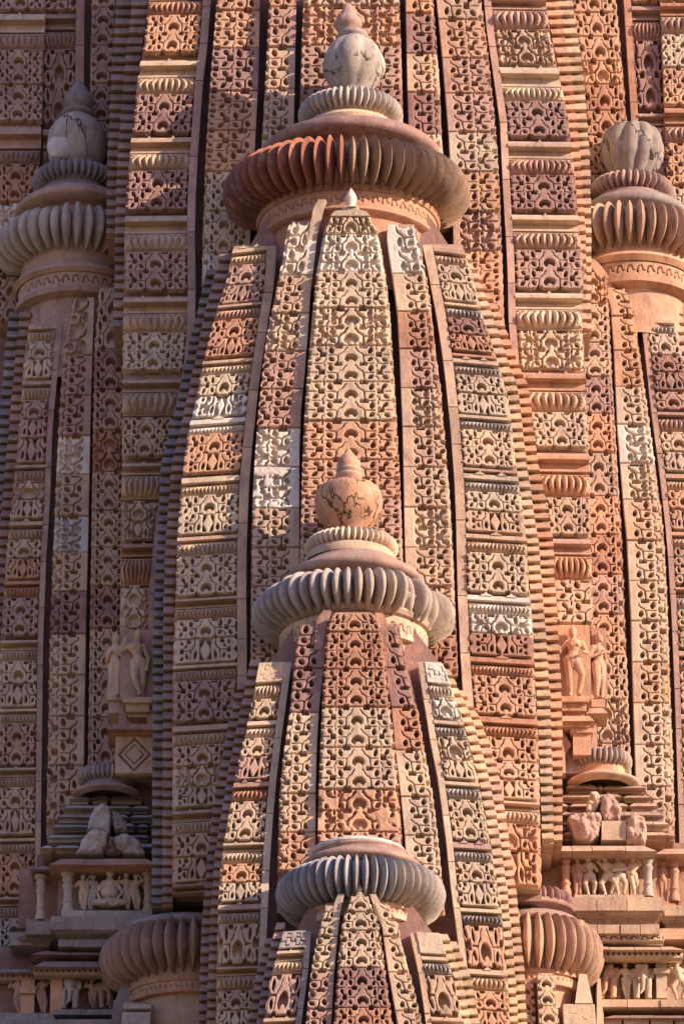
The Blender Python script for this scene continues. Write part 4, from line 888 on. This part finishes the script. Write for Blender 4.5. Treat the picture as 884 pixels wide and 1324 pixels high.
def shrine(label, cx, ytop, P, side):
    t = thing('roofed_shrine', label, 'shrine', tuple(PT(cx, 1400, P['Y']+.5)))
    return t
YH = -1.30
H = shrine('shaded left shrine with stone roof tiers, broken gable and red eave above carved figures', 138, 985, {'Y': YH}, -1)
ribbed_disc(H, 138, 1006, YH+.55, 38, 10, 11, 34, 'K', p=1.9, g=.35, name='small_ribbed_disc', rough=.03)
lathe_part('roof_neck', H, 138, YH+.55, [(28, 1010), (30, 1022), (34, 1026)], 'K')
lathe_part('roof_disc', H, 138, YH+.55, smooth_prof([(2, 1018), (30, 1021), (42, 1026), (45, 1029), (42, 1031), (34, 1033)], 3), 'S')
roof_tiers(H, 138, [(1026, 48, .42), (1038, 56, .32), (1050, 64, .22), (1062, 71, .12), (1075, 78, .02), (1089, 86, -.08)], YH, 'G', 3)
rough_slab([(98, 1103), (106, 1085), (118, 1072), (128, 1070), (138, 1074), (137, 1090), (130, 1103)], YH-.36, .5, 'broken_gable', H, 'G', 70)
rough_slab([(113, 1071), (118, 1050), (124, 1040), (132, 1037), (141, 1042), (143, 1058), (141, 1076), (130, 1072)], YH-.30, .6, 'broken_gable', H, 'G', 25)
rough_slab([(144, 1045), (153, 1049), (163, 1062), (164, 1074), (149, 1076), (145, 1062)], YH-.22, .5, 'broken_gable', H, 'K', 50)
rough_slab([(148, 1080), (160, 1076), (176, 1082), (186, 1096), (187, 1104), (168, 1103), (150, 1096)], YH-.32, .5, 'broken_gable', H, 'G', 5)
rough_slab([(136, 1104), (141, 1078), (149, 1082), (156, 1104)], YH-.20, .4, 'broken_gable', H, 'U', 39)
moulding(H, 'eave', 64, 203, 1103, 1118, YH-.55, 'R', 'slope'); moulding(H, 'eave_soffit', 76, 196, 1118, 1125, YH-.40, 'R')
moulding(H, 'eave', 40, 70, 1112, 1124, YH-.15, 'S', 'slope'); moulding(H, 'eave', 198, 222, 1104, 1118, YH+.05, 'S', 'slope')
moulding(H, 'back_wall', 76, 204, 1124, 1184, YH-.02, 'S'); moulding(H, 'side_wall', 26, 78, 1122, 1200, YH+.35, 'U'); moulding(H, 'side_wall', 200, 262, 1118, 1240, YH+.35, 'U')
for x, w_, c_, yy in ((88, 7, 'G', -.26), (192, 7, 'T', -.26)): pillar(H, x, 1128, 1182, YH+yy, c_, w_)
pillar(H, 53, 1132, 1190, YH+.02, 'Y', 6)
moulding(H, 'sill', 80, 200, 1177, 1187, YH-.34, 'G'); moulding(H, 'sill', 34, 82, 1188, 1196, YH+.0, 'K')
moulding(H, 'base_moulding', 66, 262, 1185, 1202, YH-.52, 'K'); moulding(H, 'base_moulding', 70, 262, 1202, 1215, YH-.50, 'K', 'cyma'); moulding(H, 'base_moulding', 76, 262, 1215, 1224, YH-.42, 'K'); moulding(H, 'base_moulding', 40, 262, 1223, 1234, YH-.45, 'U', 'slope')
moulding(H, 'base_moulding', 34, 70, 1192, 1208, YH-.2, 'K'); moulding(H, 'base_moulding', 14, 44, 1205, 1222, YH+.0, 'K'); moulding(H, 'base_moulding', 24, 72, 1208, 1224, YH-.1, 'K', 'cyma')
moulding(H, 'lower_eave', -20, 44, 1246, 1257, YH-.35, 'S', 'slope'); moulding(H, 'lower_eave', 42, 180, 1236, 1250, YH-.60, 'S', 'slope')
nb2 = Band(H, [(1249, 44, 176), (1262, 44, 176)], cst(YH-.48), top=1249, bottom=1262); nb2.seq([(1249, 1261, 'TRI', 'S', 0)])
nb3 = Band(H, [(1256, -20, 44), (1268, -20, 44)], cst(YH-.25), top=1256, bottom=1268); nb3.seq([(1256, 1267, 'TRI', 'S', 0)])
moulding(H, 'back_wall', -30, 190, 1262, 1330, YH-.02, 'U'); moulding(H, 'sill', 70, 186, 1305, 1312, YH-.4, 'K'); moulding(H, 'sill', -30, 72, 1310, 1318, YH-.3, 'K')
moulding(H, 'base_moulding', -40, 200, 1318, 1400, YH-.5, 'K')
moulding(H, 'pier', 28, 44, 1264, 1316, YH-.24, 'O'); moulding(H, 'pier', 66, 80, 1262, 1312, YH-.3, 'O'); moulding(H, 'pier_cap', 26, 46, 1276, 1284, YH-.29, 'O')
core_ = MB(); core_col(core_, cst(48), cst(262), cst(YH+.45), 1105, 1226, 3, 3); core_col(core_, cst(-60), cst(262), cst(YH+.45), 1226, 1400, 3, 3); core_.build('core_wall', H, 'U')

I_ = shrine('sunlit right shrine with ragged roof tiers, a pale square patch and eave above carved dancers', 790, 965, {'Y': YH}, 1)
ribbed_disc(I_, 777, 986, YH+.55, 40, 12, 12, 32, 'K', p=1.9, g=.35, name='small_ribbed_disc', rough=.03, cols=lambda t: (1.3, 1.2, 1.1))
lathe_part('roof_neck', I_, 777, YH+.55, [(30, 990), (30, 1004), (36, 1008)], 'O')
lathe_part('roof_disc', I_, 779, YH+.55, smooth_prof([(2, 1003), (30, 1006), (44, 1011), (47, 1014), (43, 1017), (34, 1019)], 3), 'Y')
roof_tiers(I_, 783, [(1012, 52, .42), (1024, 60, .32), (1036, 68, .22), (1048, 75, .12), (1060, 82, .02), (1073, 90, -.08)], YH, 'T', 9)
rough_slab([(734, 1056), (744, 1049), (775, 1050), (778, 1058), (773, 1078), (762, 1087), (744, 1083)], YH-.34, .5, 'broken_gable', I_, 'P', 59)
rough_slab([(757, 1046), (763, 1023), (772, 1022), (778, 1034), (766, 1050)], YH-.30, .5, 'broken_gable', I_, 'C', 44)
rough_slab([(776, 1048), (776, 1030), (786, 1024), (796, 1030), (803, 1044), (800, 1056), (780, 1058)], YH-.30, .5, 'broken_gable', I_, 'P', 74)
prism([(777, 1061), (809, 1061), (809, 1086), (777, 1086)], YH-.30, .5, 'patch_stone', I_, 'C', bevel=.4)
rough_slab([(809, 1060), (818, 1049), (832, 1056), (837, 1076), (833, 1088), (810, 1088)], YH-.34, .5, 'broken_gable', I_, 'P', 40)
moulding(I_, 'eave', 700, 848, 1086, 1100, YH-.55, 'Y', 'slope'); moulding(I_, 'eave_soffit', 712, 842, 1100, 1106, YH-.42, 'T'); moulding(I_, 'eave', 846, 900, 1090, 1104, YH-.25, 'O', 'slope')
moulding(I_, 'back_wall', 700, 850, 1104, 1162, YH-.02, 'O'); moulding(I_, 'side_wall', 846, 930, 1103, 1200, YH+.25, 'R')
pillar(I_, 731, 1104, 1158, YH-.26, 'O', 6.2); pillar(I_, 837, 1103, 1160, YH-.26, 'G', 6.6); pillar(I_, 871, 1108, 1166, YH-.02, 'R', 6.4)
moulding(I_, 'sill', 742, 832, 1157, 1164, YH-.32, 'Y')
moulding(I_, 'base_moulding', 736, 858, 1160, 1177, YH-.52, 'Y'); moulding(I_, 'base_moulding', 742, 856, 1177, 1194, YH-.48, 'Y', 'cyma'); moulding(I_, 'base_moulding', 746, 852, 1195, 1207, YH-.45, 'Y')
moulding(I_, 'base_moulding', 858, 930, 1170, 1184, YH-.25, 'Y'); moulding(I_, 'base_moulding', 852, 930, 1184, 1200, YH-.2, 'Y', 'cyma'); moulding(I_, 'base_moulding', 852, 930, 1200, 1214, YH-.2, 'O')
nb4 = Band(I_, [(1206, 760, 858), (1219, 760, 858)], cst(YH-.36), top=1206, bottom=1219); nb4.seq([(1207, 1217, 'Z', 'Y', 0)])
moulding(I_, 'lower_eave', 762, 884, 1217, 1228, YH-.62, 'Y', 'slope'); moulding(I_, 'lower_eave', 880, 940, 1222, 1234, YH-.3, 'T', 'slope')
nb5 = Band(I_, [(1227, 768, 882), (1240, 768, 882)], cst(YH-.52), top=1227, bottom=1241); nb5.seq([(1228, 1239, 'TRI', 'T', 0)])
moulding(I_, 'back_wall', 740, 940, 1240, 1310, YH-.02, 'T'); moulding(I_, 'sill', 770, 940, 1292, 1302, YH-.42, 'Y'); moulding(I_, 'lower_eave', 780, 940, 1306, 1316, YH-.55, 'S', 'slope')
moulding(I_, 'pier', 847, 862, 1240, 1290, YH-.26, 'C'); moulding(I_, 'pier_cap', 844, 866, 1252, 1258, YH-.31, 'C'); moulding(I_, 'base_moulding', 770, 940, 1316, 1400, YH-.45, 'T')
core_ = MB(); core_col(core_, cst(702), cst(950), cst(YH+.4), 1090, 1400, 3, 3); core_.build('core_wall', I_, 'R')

# ================================================================== carved figures
def blob_mesh(parts, voxel):
    """one continuous body from tapered limbs and rounded masses, blended by a voxel remesh"""
    bm = bmesh.new()
    for p in parts:
        if p[0] == 'e':
            _, c, r = p[:3]; m = bmesh.ops.create_icosphere(bm, subdivisions=2, radius=1)
            for v in m['verts']: v.co = Vector((c[0]+v.co.x*r[0], c[1]+v.co.y*r[1], c[2]+v.co.z*r[2]))
        else:
            _, a, b, ra, rb = p; a = Vector(a); b = Vector(b); dv = b-a
            if dv.length < 1e-5: continue
            q = dv.to_track_quat('Z', 'Y'); rings = []
            for k in range(-3, 8):
                if k <= 0: s_ = math.cos(math.pi/2*min(1, -k/3)); pos = a+dv.normalized()*(-ra*math.sin(math.pi/2*-k/3)); rr = ra*max(s_, .05)
                elif k >= 4: pos = b+dv.normalized()*(rb*math.sin(math.pi/2*(k-4)/3)); rr = rb*max(math.cos(math.pi/2*(k-4)/3), .05)
                else: pos = a+dv*(k/4); rr = ra+(rb-ra)*k/4
                rings.append([bm.verts.new(pos+q @ Vector((rr*math.cos(t), rr*math.sin(t), 0))) for t in [2*math.pi*i/10 for i in range(10)]])
            for r0, r1 in zip(rings[:-1], rings[1:]):
                for i in range(10): bm.faces.new((r0[i], r0[(i+1) % 10], r1[(i+1) % 10], r1[i]))
            bm.faces.new(rings[0][::-1]); bm.faces.new(rings[-1])
    me = bpy.data.meshes.new('tmp'); bm.to_mesh(me); bm.free()
    o = bpy.data.objects.new('tmp', me); COL.objects.link(o)
    r = o.modifiers.new('r', 'REMESH'); r.mode = 'VOXEL'; r.voxel_size = voxel; r.use_smooth_shade = True
    s = o.modifiers.new('s', 'SMOOTH'); s.factor = .5; s.iterations = 1
    dg = bpy.context.evaluated_depsgraph_get(); out = bpy.data.meshes.new_from_object(o.evaluated_get(dg))
    bpy.data.objects.remove(o); return out
def pose_parts(P, sex, fat=1.0):
    """P: joints in units of the figure height, x right, z up, y towards the wall"""
    J = {k: (v if len(v) == 3 else (v[0], 0, v[1])) for k, v in P.items()}
    g = lambda k: J[k]; parts = []
    pl, ch, nk, hd = g('pelvis'), g('chest'), g('neck'), g('head')
    f = 1 if sex == 'f' else 0
    parts += [('e', pl, (.083+.012*f, .062, .062)), ('c', pl, ((pl[0]+ch[0])/2, ch[1], (pl[2]+ch[2])/2), .068, .052-.006*f), ('c', ((pl[0]+ch[0])/2, ch[1], (pl[2]+ch[2])/2), ch, .052-.006*f, .072), ('e', ch, (.088, .058, .06)), ('c', ch, nk, .045, .028), ('c', nk, hd, .030, .032), ('e', (hd[0], hd[1], hd[2]+.012), (.045, .05, .058)),
              ('e', (hd[0], hd[1]-.03, hd[2]-.022), (.026, .03, .026)), ('e', (hd[0], hd[1]-.052, hd[2]+.002), (.008, .012, .016)), ('e', (hd[0], hd[1]-.046, hd[2]-.022), (.013, .008, .005)),
              ('e', (hd[0]-.046, hd[1], hd[2]-.004), (.010, .013, .026)), ('e', (hd[0]+.046, hd[1], hd[2]-.004), (.010, .013, .026)),
              ('e', (hd[0]-.016, hd[1]-.045, hd[2]+.012), (.009, .007, .005)), ('e', (hd[0]+.016, hd[1]-.045, hd[2]+.012), (.009, .007, .005))]
    if f: parts += [('e', (ch[0]-.036, ch[1]-.055, ch[2]-.012), (.033, .034, .033)), ('e', (ch[0]+.036, ch[1]-.055, ch[2]-.012), (.033, .034, .033))]
    if 'belly' in P: b = J['belly']; parts.append(('e', b, (.095, .085, .08)))
    for s_, d_ in (('l', -1), ('r', 1)):
        sh = (ch[0]+d_*.092, ch[1], ch[2]+.028); el, ha = g('elbow_'+s_), g('hand_'+s_)
        parts += [('e', sh, (.034, .034, .034)), ('c', sh, el, .030, .022), ('c', el, ha, .023, .015)]
        hv = Vector(ha)-Vector(el); hv = hv.normalized() if hv.length > 0 else Vector((0, 0, -1)); pv = Vector((hv.z, 0, -hv.x)) if abs(hv.y) < .9 else Vector((1, 0, 0))
        pc = Vector(ha)+hv*.022; parts.append(('c', ha, tuple(pc), .015, .017))
        for k, (o_, ln) in enumerate(((-.013, .030), (-.0045, .036), (.0045, .034), (.013, .026))):
            a = pc+pv*o_; parts.append(('c', tuple(a), tuple(a+hv*ln+Vector((0, -.006, 0))), .0058, .0045))
        parts.append(('c', tuple(pc-pv*.012*d_), tuple(pc-pv*.030*d_+hv*.012), .006, .005))
        hp = (pl[0]+d_*.045, pl[1], pl[2]-.02); kn, an = g('knee_'+s_), g('ankle_'+s_)
        ft = J.get('toe_'+s_, (an[0]+d_*.02, an[1]-.06, an[2]-.026))
        parts += [('c', hp, kn, .056, .036), ('c', kn, ((kn[0]*.6+an[0]*.4), (kn[1]*.6+an[1]*.4)+.006, (kn[2]*.6+an[2]*.4)), .035, .034), ('c', ((kn[0]*.6+an[0]*.4), (kn[1]*.6+an[1]*.4)+.006, (kn[2]*.6+an[2]*.4)), an, .033, .020), ('c', (an[0], an[1]+.005, an[2]-.022), ft, .021, .014)]
    if fat != 1.0: parts = [(p[0], p[1], tuple(q*(1+(fat-1)*(1 if max(p[2]) > .05 else .3)) for q in p[2])) if p[0] == 'e' else (p[0], p[1], p[2], p[3]*fat, p[4]*fat) for p in parts]
    return parts, J
def figure(label, P, sex, cx, yfeet, H_px, Y, col, rot=0, mirror=False, extra=(), crown=True, cat='carved figure', tilt=0):
    s = H_px/.985*PXS(Y, yfeet)/ CE; base = PT(cx, yfeet, Y)
    if mirror:
        Q = {}
        for k, v in P.items():
            k2 = k.replace('_l', '_L').replace('_r', '_l').replace('_L', '_r') if k.endswith(('_l', '_r')) else k
            Q[k2] = (-v[0],)+tuple(v[1:])
        P = Q; extra = [((e[0], (-e[1][0],)+tuple(e[1][1:]))+tuple(e[2:])) if e[0] == 'e' else (e[0], (-e[1][0],)+tuple(e[1][1:]), (-e[2][0],)+tuple(e[2][1:]), e[3], e[4]) for e in extra]
    parts, J = pose_parts(P, sex, 1.5 if H_px < 80 else 1.28)
    me = blob_mesh(parts, max(.0062, .012/ max(s, .3)*.45)); me.transform(__import__('mathutils').Matrix.Scale(s, 4)); add_tint(me)
    root = link_mesh('carved_figure', me, None, col, jit=.03); root.location = base; root.rotation_euler = (0, 0, math.radians(rot))
    root['label'] = label; root['category'] = cat
    for key, gname in (('shaded frieze', 'figures in the shaded left frieze'), ('sunlit frieze', 'dancers in the sunlit right frieze'), ('bottom left frieze', 'figures in the bottom left frieze'), ('bottom right frieze', 'figures in the bottom right frieze'), ('left wall niche', 'figures in the left wall niche'), ('right', 'figures in the right wall niche')):
        if key in label: root['group'] = gname; break
    def child(name, pp, c):
        m2 = blob_mesh(pp, .0062); m2.transform(__import__('mathutils').Matrix.Scale(s, 4)); add_tint(m2)
        m2.materials.append(STONE); o = bpy.data.objects.new(name, m2); COL.objects.link(o); o.parent = root; colour(o, c, .03)
    hd = J['head']
    if crown:
        child('headdress', [('e', (hd[0], hd[1]+.008, hd[2]+.036), (.052, .054, .030)), ('c', (hd[0], hd[1], hd[2]+.05), (hd[0], hd[1], hd[2]+.085), .034, .020), ('e', (hd[0], hd[1], hd[2]+.105), (.012, .012, .016))], col)
    pl = J['pelvis']
    belt = [('e', (pl[0]+.088*math.cos(t), pl[1]-.005+.066*math.sin(t), pl[2]+.012-.018*abs(math.sin(t))), (.014, .012, .010)) for t in [2*math.pi*i/18 for i in range(18)]]
    belt += [('c', (pl[0], pl[1]-.066, pl[2]), (pl[0]+.004, pl[1]-.06, pl[2]-.13), .012, .009)]
    child('waist_belt', belt, col)
    if extra: child('held_object', list(extra), col)
    return root
stand = dict(pelvis=(.03, 0, .50), chest=(-.005, 0, .70), neck=(.0, 0, .785), head=(.012, -.01, .86), elbow_l=(-.17, .0, .62), hand_l=(-.10, -.05, .72), elbow_r=(.15, .01, .56), hand_r=(.14, -.03, .42), knee_l=(-.03, -.04, .27), ankle_l=(.02, 0, .045), knee_r=(.085, 0, .27), ankle_r=(.075, .02, .045))
raise_ = dict(stand, elbow_l=(-.20, 0, .66), hand_l=(-.15, -.04, .80), knee_l=(-.02, -.05, .28), ankle_l=(.06, -.05, .045))
bowl = dict(pelvis=(-.02, 0, .50), chest=(.01, 0, .70), neck=(0, 0, .785), head=(-.005, -.01, .86), elbow_l=(-.18, 0, .60), hand_l=(-.19, -.09, .62), elbow_r=(.17, 0, .60), hand_r=(.13, -.10, .57), knee_l=(-.06, -.03, .27), ankle_l=(-.045, 0, .045), knee_r=(.10, -.05, .28), ankle_r=(.055, 0, .045))
serve = dict(stand, pelvis=(0, 0, .50), elbow_l=(-.15, 0, .58), hand_l=(-.04, -.08, .63), elbow_r=(.14, 0, .58), hand_r=(.04, -.08, .66), knee_l=(-.045, -.02, .27), ankle_l=(-.04, 0, .045), knee_r=(.05, -.02, .27), ankle_r=(.05, 0, .045))
dance = dict(pelvis=(.05, 0, .44), chest=(0, 0, .64), neck=(-.01, 0, .725), head=(-.02, -.01, .80), elbow_l=(-.18, 0, .74), hand_l=(-.10, -.03, .86), elbow_r=(.17, 0, .56), hand_r=(.06, -.08, .50), knee_l=(-.12, -.05, .26), ankle_l=(-.03, 0, .045), knee_r=(.17, -.05, .26), ankle_r=(.08, 0, .045))
drum = dict(dance, elbow_l=(-.17, 0, .54), hand_l=(-.10, -.10, .52), elbow_r=(.16, 0, .54), hand_r=(.14, -.10, .56), knee_l=(-.10, -.05, .24), knee_r=(.11, -.05, .25), pelvis=(0, 0, .43))
sit = dict(pelvis=(0, 0, .13), chest=(0, 0, .40), neck=(0, 0, .50), head=(0, -.01, .58), belly=(0, -.04, .26), elbow_l=(-.20, 0, .28), hand_l=(-.15, -.10, .16), elbow_r=(.20, 0, .28), hand_r=(.15, -.10, .18), knee_l=(-.22, -.08, .09), ankle_l=(.06, -.15, .05), knee_r=(.22, -.08, .09), ankle_r=(-.05, -.17, .08), toe_l=(.13, -.16, .04), toe_r=(-.12, -.17, .06))
lean = dict(stand, elbow_l=(-.16, 0, .56), hand_l=(-.06, -.07, .52), elbow_r=(.18, 0, .74), hand_r=(.10, -.03, .86), pelvis=(-.03, 0, .50), chest=(.02, 0, .70), head=(.0, -.01, .86), neck=(.01, 0, .785))
YNl = YN(860)-.10
figure('crowned woman figure with raised hand, larger of the two in the left wall niche', raise_, 'f', 176, 903, 90, YNl, 'T')
figure('slim side figure left of the crowned woman in the left wall niche', serve, 'm', 149, 903, 86, YNl+.22, 'T', rot=-35)
figure('orange woman figure holding a bowl, larger of the two in the right wall niche', bowl, 'f', 742, 901, 93, YNl, 'O', extra=[('e', (-.20, -.10, .63), (.042, .04, .022))])
figure('orange side figure with folded arms at the right of the woman with a bowl', serve, 'm', 774, 905, 88, YNl+.24, 'O', rot=40)
YFg = YH-.24
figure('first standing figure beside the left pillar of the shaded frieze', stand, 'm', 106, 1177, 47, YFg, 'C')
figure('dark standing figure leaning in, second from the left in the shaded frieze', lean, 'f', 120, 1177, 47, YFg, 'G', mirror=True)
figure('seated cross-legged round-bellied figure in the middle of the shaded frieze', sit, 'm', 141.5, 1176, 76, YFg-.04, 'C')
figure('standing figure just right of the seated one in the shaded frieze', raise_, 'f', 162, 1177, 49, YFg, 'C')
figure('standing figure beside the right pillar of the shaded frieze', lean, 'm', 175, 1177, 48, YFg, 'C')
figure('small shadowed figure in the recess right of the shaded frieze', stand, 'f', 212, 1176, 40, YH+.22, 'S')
figure('leftmost standing dancer beside the left pillar of the sunlit frieze', serve, 'f', 747, 1158, 50, YFg, 'O', mirror=True)
figure('second dancer with hands joined in the sunlit frieze', drum, 'f', 762, 1158, 56, YFg, 'C')
figure('middle dancer raising an arm and bending both knees in the sunlit frieze', dance, 'f', 784, 1158, 56, YFg, 'C')
figure('drum player right of the middle dancer in the sunlit frieze', drum, 'f', 801, 1158, 56, YFg, 'C', extra=[('c', (-.12, -.10, .53), (.10, -.10, .56), .045, .045)])
figure('rightmost dancer with an arm behind the head in the sunlit frieze', lean, 'f', 819, 1158, 51, YFg, 'C')
figure('small standing figure between the two pillars at the right edge', serve, 'm', 857, 1165, 52, YH-.0, 'R')
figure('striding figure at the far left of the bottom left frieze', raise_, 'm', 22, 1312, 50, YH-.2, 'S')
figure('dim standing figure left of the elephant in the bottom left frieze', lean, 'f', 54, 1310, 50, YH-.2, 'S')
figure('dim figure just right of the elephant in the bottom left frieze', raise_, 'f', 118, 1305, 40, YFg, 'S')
figure('figure between the two elephants in the bottom right frieze', stand, 'f', 808, 1292, 48, YFg, 'C')
figure('heavy striding figure at the right edge of the bottom right frieze', dance, 'm', 876, 1292, 54, YFg, 'C')
def elephant(label, cx, yb, hpx, Y, col, rot=0):
    s = hpx*PXS(Y, yb)/CE; base = PT(cx, yb, Y)
    pp = [('e', (0, .16, .58), (.27, .24, .32)), ('e', (0, -.02, .72), (.19, .20, .20)), ('e', (-.075, -.08, .86), (.10, .11, .09)), ('e', (.075, -.08, .86), (.10, .11, .09)),
          ('e', (0, -.14, .66), (.12, .12, .14)), ('c', (0, -.20, .64), (.01, -.24, .42), .085, .062), ('c', (.01, -.24, .42), (.0, -.25, .20), .062, .042), ('c', (0, -.25, .20), (-.07, -.26, .10), .042, .032),
          ('e', (-.22, .0, .68), (.10, .035, .17)), ('e', (.22, .0, .68), (.10, .035, .17)), ('c', (-.075, -.2, .60), (-.11, -.28, .46), .026, .014), ('c', (.075, -.2, .60), (.11, -.28, .46), .026, .014)]
    for x in (-.15, .15): pp += [('c', (x, -.04, .5), (x, -.08, .06), .10, .075), ('e', (x, -.10, .04), (.085, .09, .045)), ('c', (x, .30, .5), (x, .30, .06), .10, .075)]
    for x in (-.08, .08): pp.append(('e', (x*1.35, -.165, .76), (.016, .014, .012)))
    me = blob_mesh(pp, .016); me.transform(__import__('mathutils').Matrix.Scale(s, 4)); add_tint(me)
    o = link_mesh('carved_elephant', me, None, col, jit=.03); o.location = base; o.rotation_euler = (0, 0, math.radians(rot)); o['label'] = label; o['category'] = 'carved elephant'; o['group'] = 'elephants in the bottom friezes'
elephant('pale elephant facing forward in the bottom left frieze', 90, 1306, 45, YH-.24, 'G')
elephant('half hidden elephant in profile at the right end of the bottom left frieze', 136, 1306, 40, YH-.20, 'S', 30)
elephant('orange elephant at the left end of the bottom right frieze', 787, 1293, 47, YH-.20, 'O', -25)
elephant('pale grey elephant facing forward beside the pier in the bottom right frieze', 830, 1293, 47, YH-.24, 'C')
# ================================================================== light, sky, camera
SUN_AZ, SUN_EL = math.radians(66), math.radians(24)      # azimuth measured from the viewer's side towards the right
d = Vector((math.sin(SUN_AZ)*math.cos(SUN_EL), -math.cos(SUN_AZ)*math.cos(SUN_EL), math.sin(SUN_EL)))
sun = bpy.data.lights.new('sun', 'SUN'); sun.energy = 5.0; sun.angle = math.radians(.5); sun.color = (1, .78, .57)
so = bpy.data.objects.new('sun', sun); COL.objects.link(so); so.rotation_euler = d.to_track_quat('Z', 'Y').to_euler()
w = bpy.data.worlds.new('World'); scene.world = w; w.use_nodes = True
nt = w.node_tree; bg = nt.nodes['Background']; sky = nt.nodes.new('ShaderNodeTexSky'); sky.sky_type = 'NISHITA'; sky.sun_disc = False
sky.sun_elevation = SUN_EL; sky.sun_rotation = math.atan2(d.x, d.y); sky.air_density = 1.6; sky.dust_density = .6; sky.ozone_density = 3.0
mx = nt.nodes.new('ShaderNodeMix'); mx.data_type = 'RGBA'; mx.blend_type = 'MULTIPLY'; mx.inputs[0].default_value = 1
nt.links.new(sky.outputs[0], mx.inputs[6]); mx.inputs[7].default_value = (1.04, .84, 1.14, 1)      # violet tint added to the sky light to turn the shadows purple
nt.links.new(mx.outputs[2], bg.inputs[0]); bg.inputs[1].default_value = .105
cam = bpy.data.cameras.new('camera'); co = bpy.data.objects.new('camera', cam); COL.objects.link(co)
cam.sensor_fit = 'VERTICAL'; cam.sensor_height = 24; cam.lens = 24*FPX/1324; cam.clip_start = .5; cam.clip_end = 4000
co.location = (0, CY0, CAMZ); co.rotation_euler = (math.radians(90)+EL, 0, 0); scene.camera = co
vs = scene.view_settings; vs.view_transform = 'Standard'; vs.look = 'None'; vs.exposure = .74; vs.gamma = 1
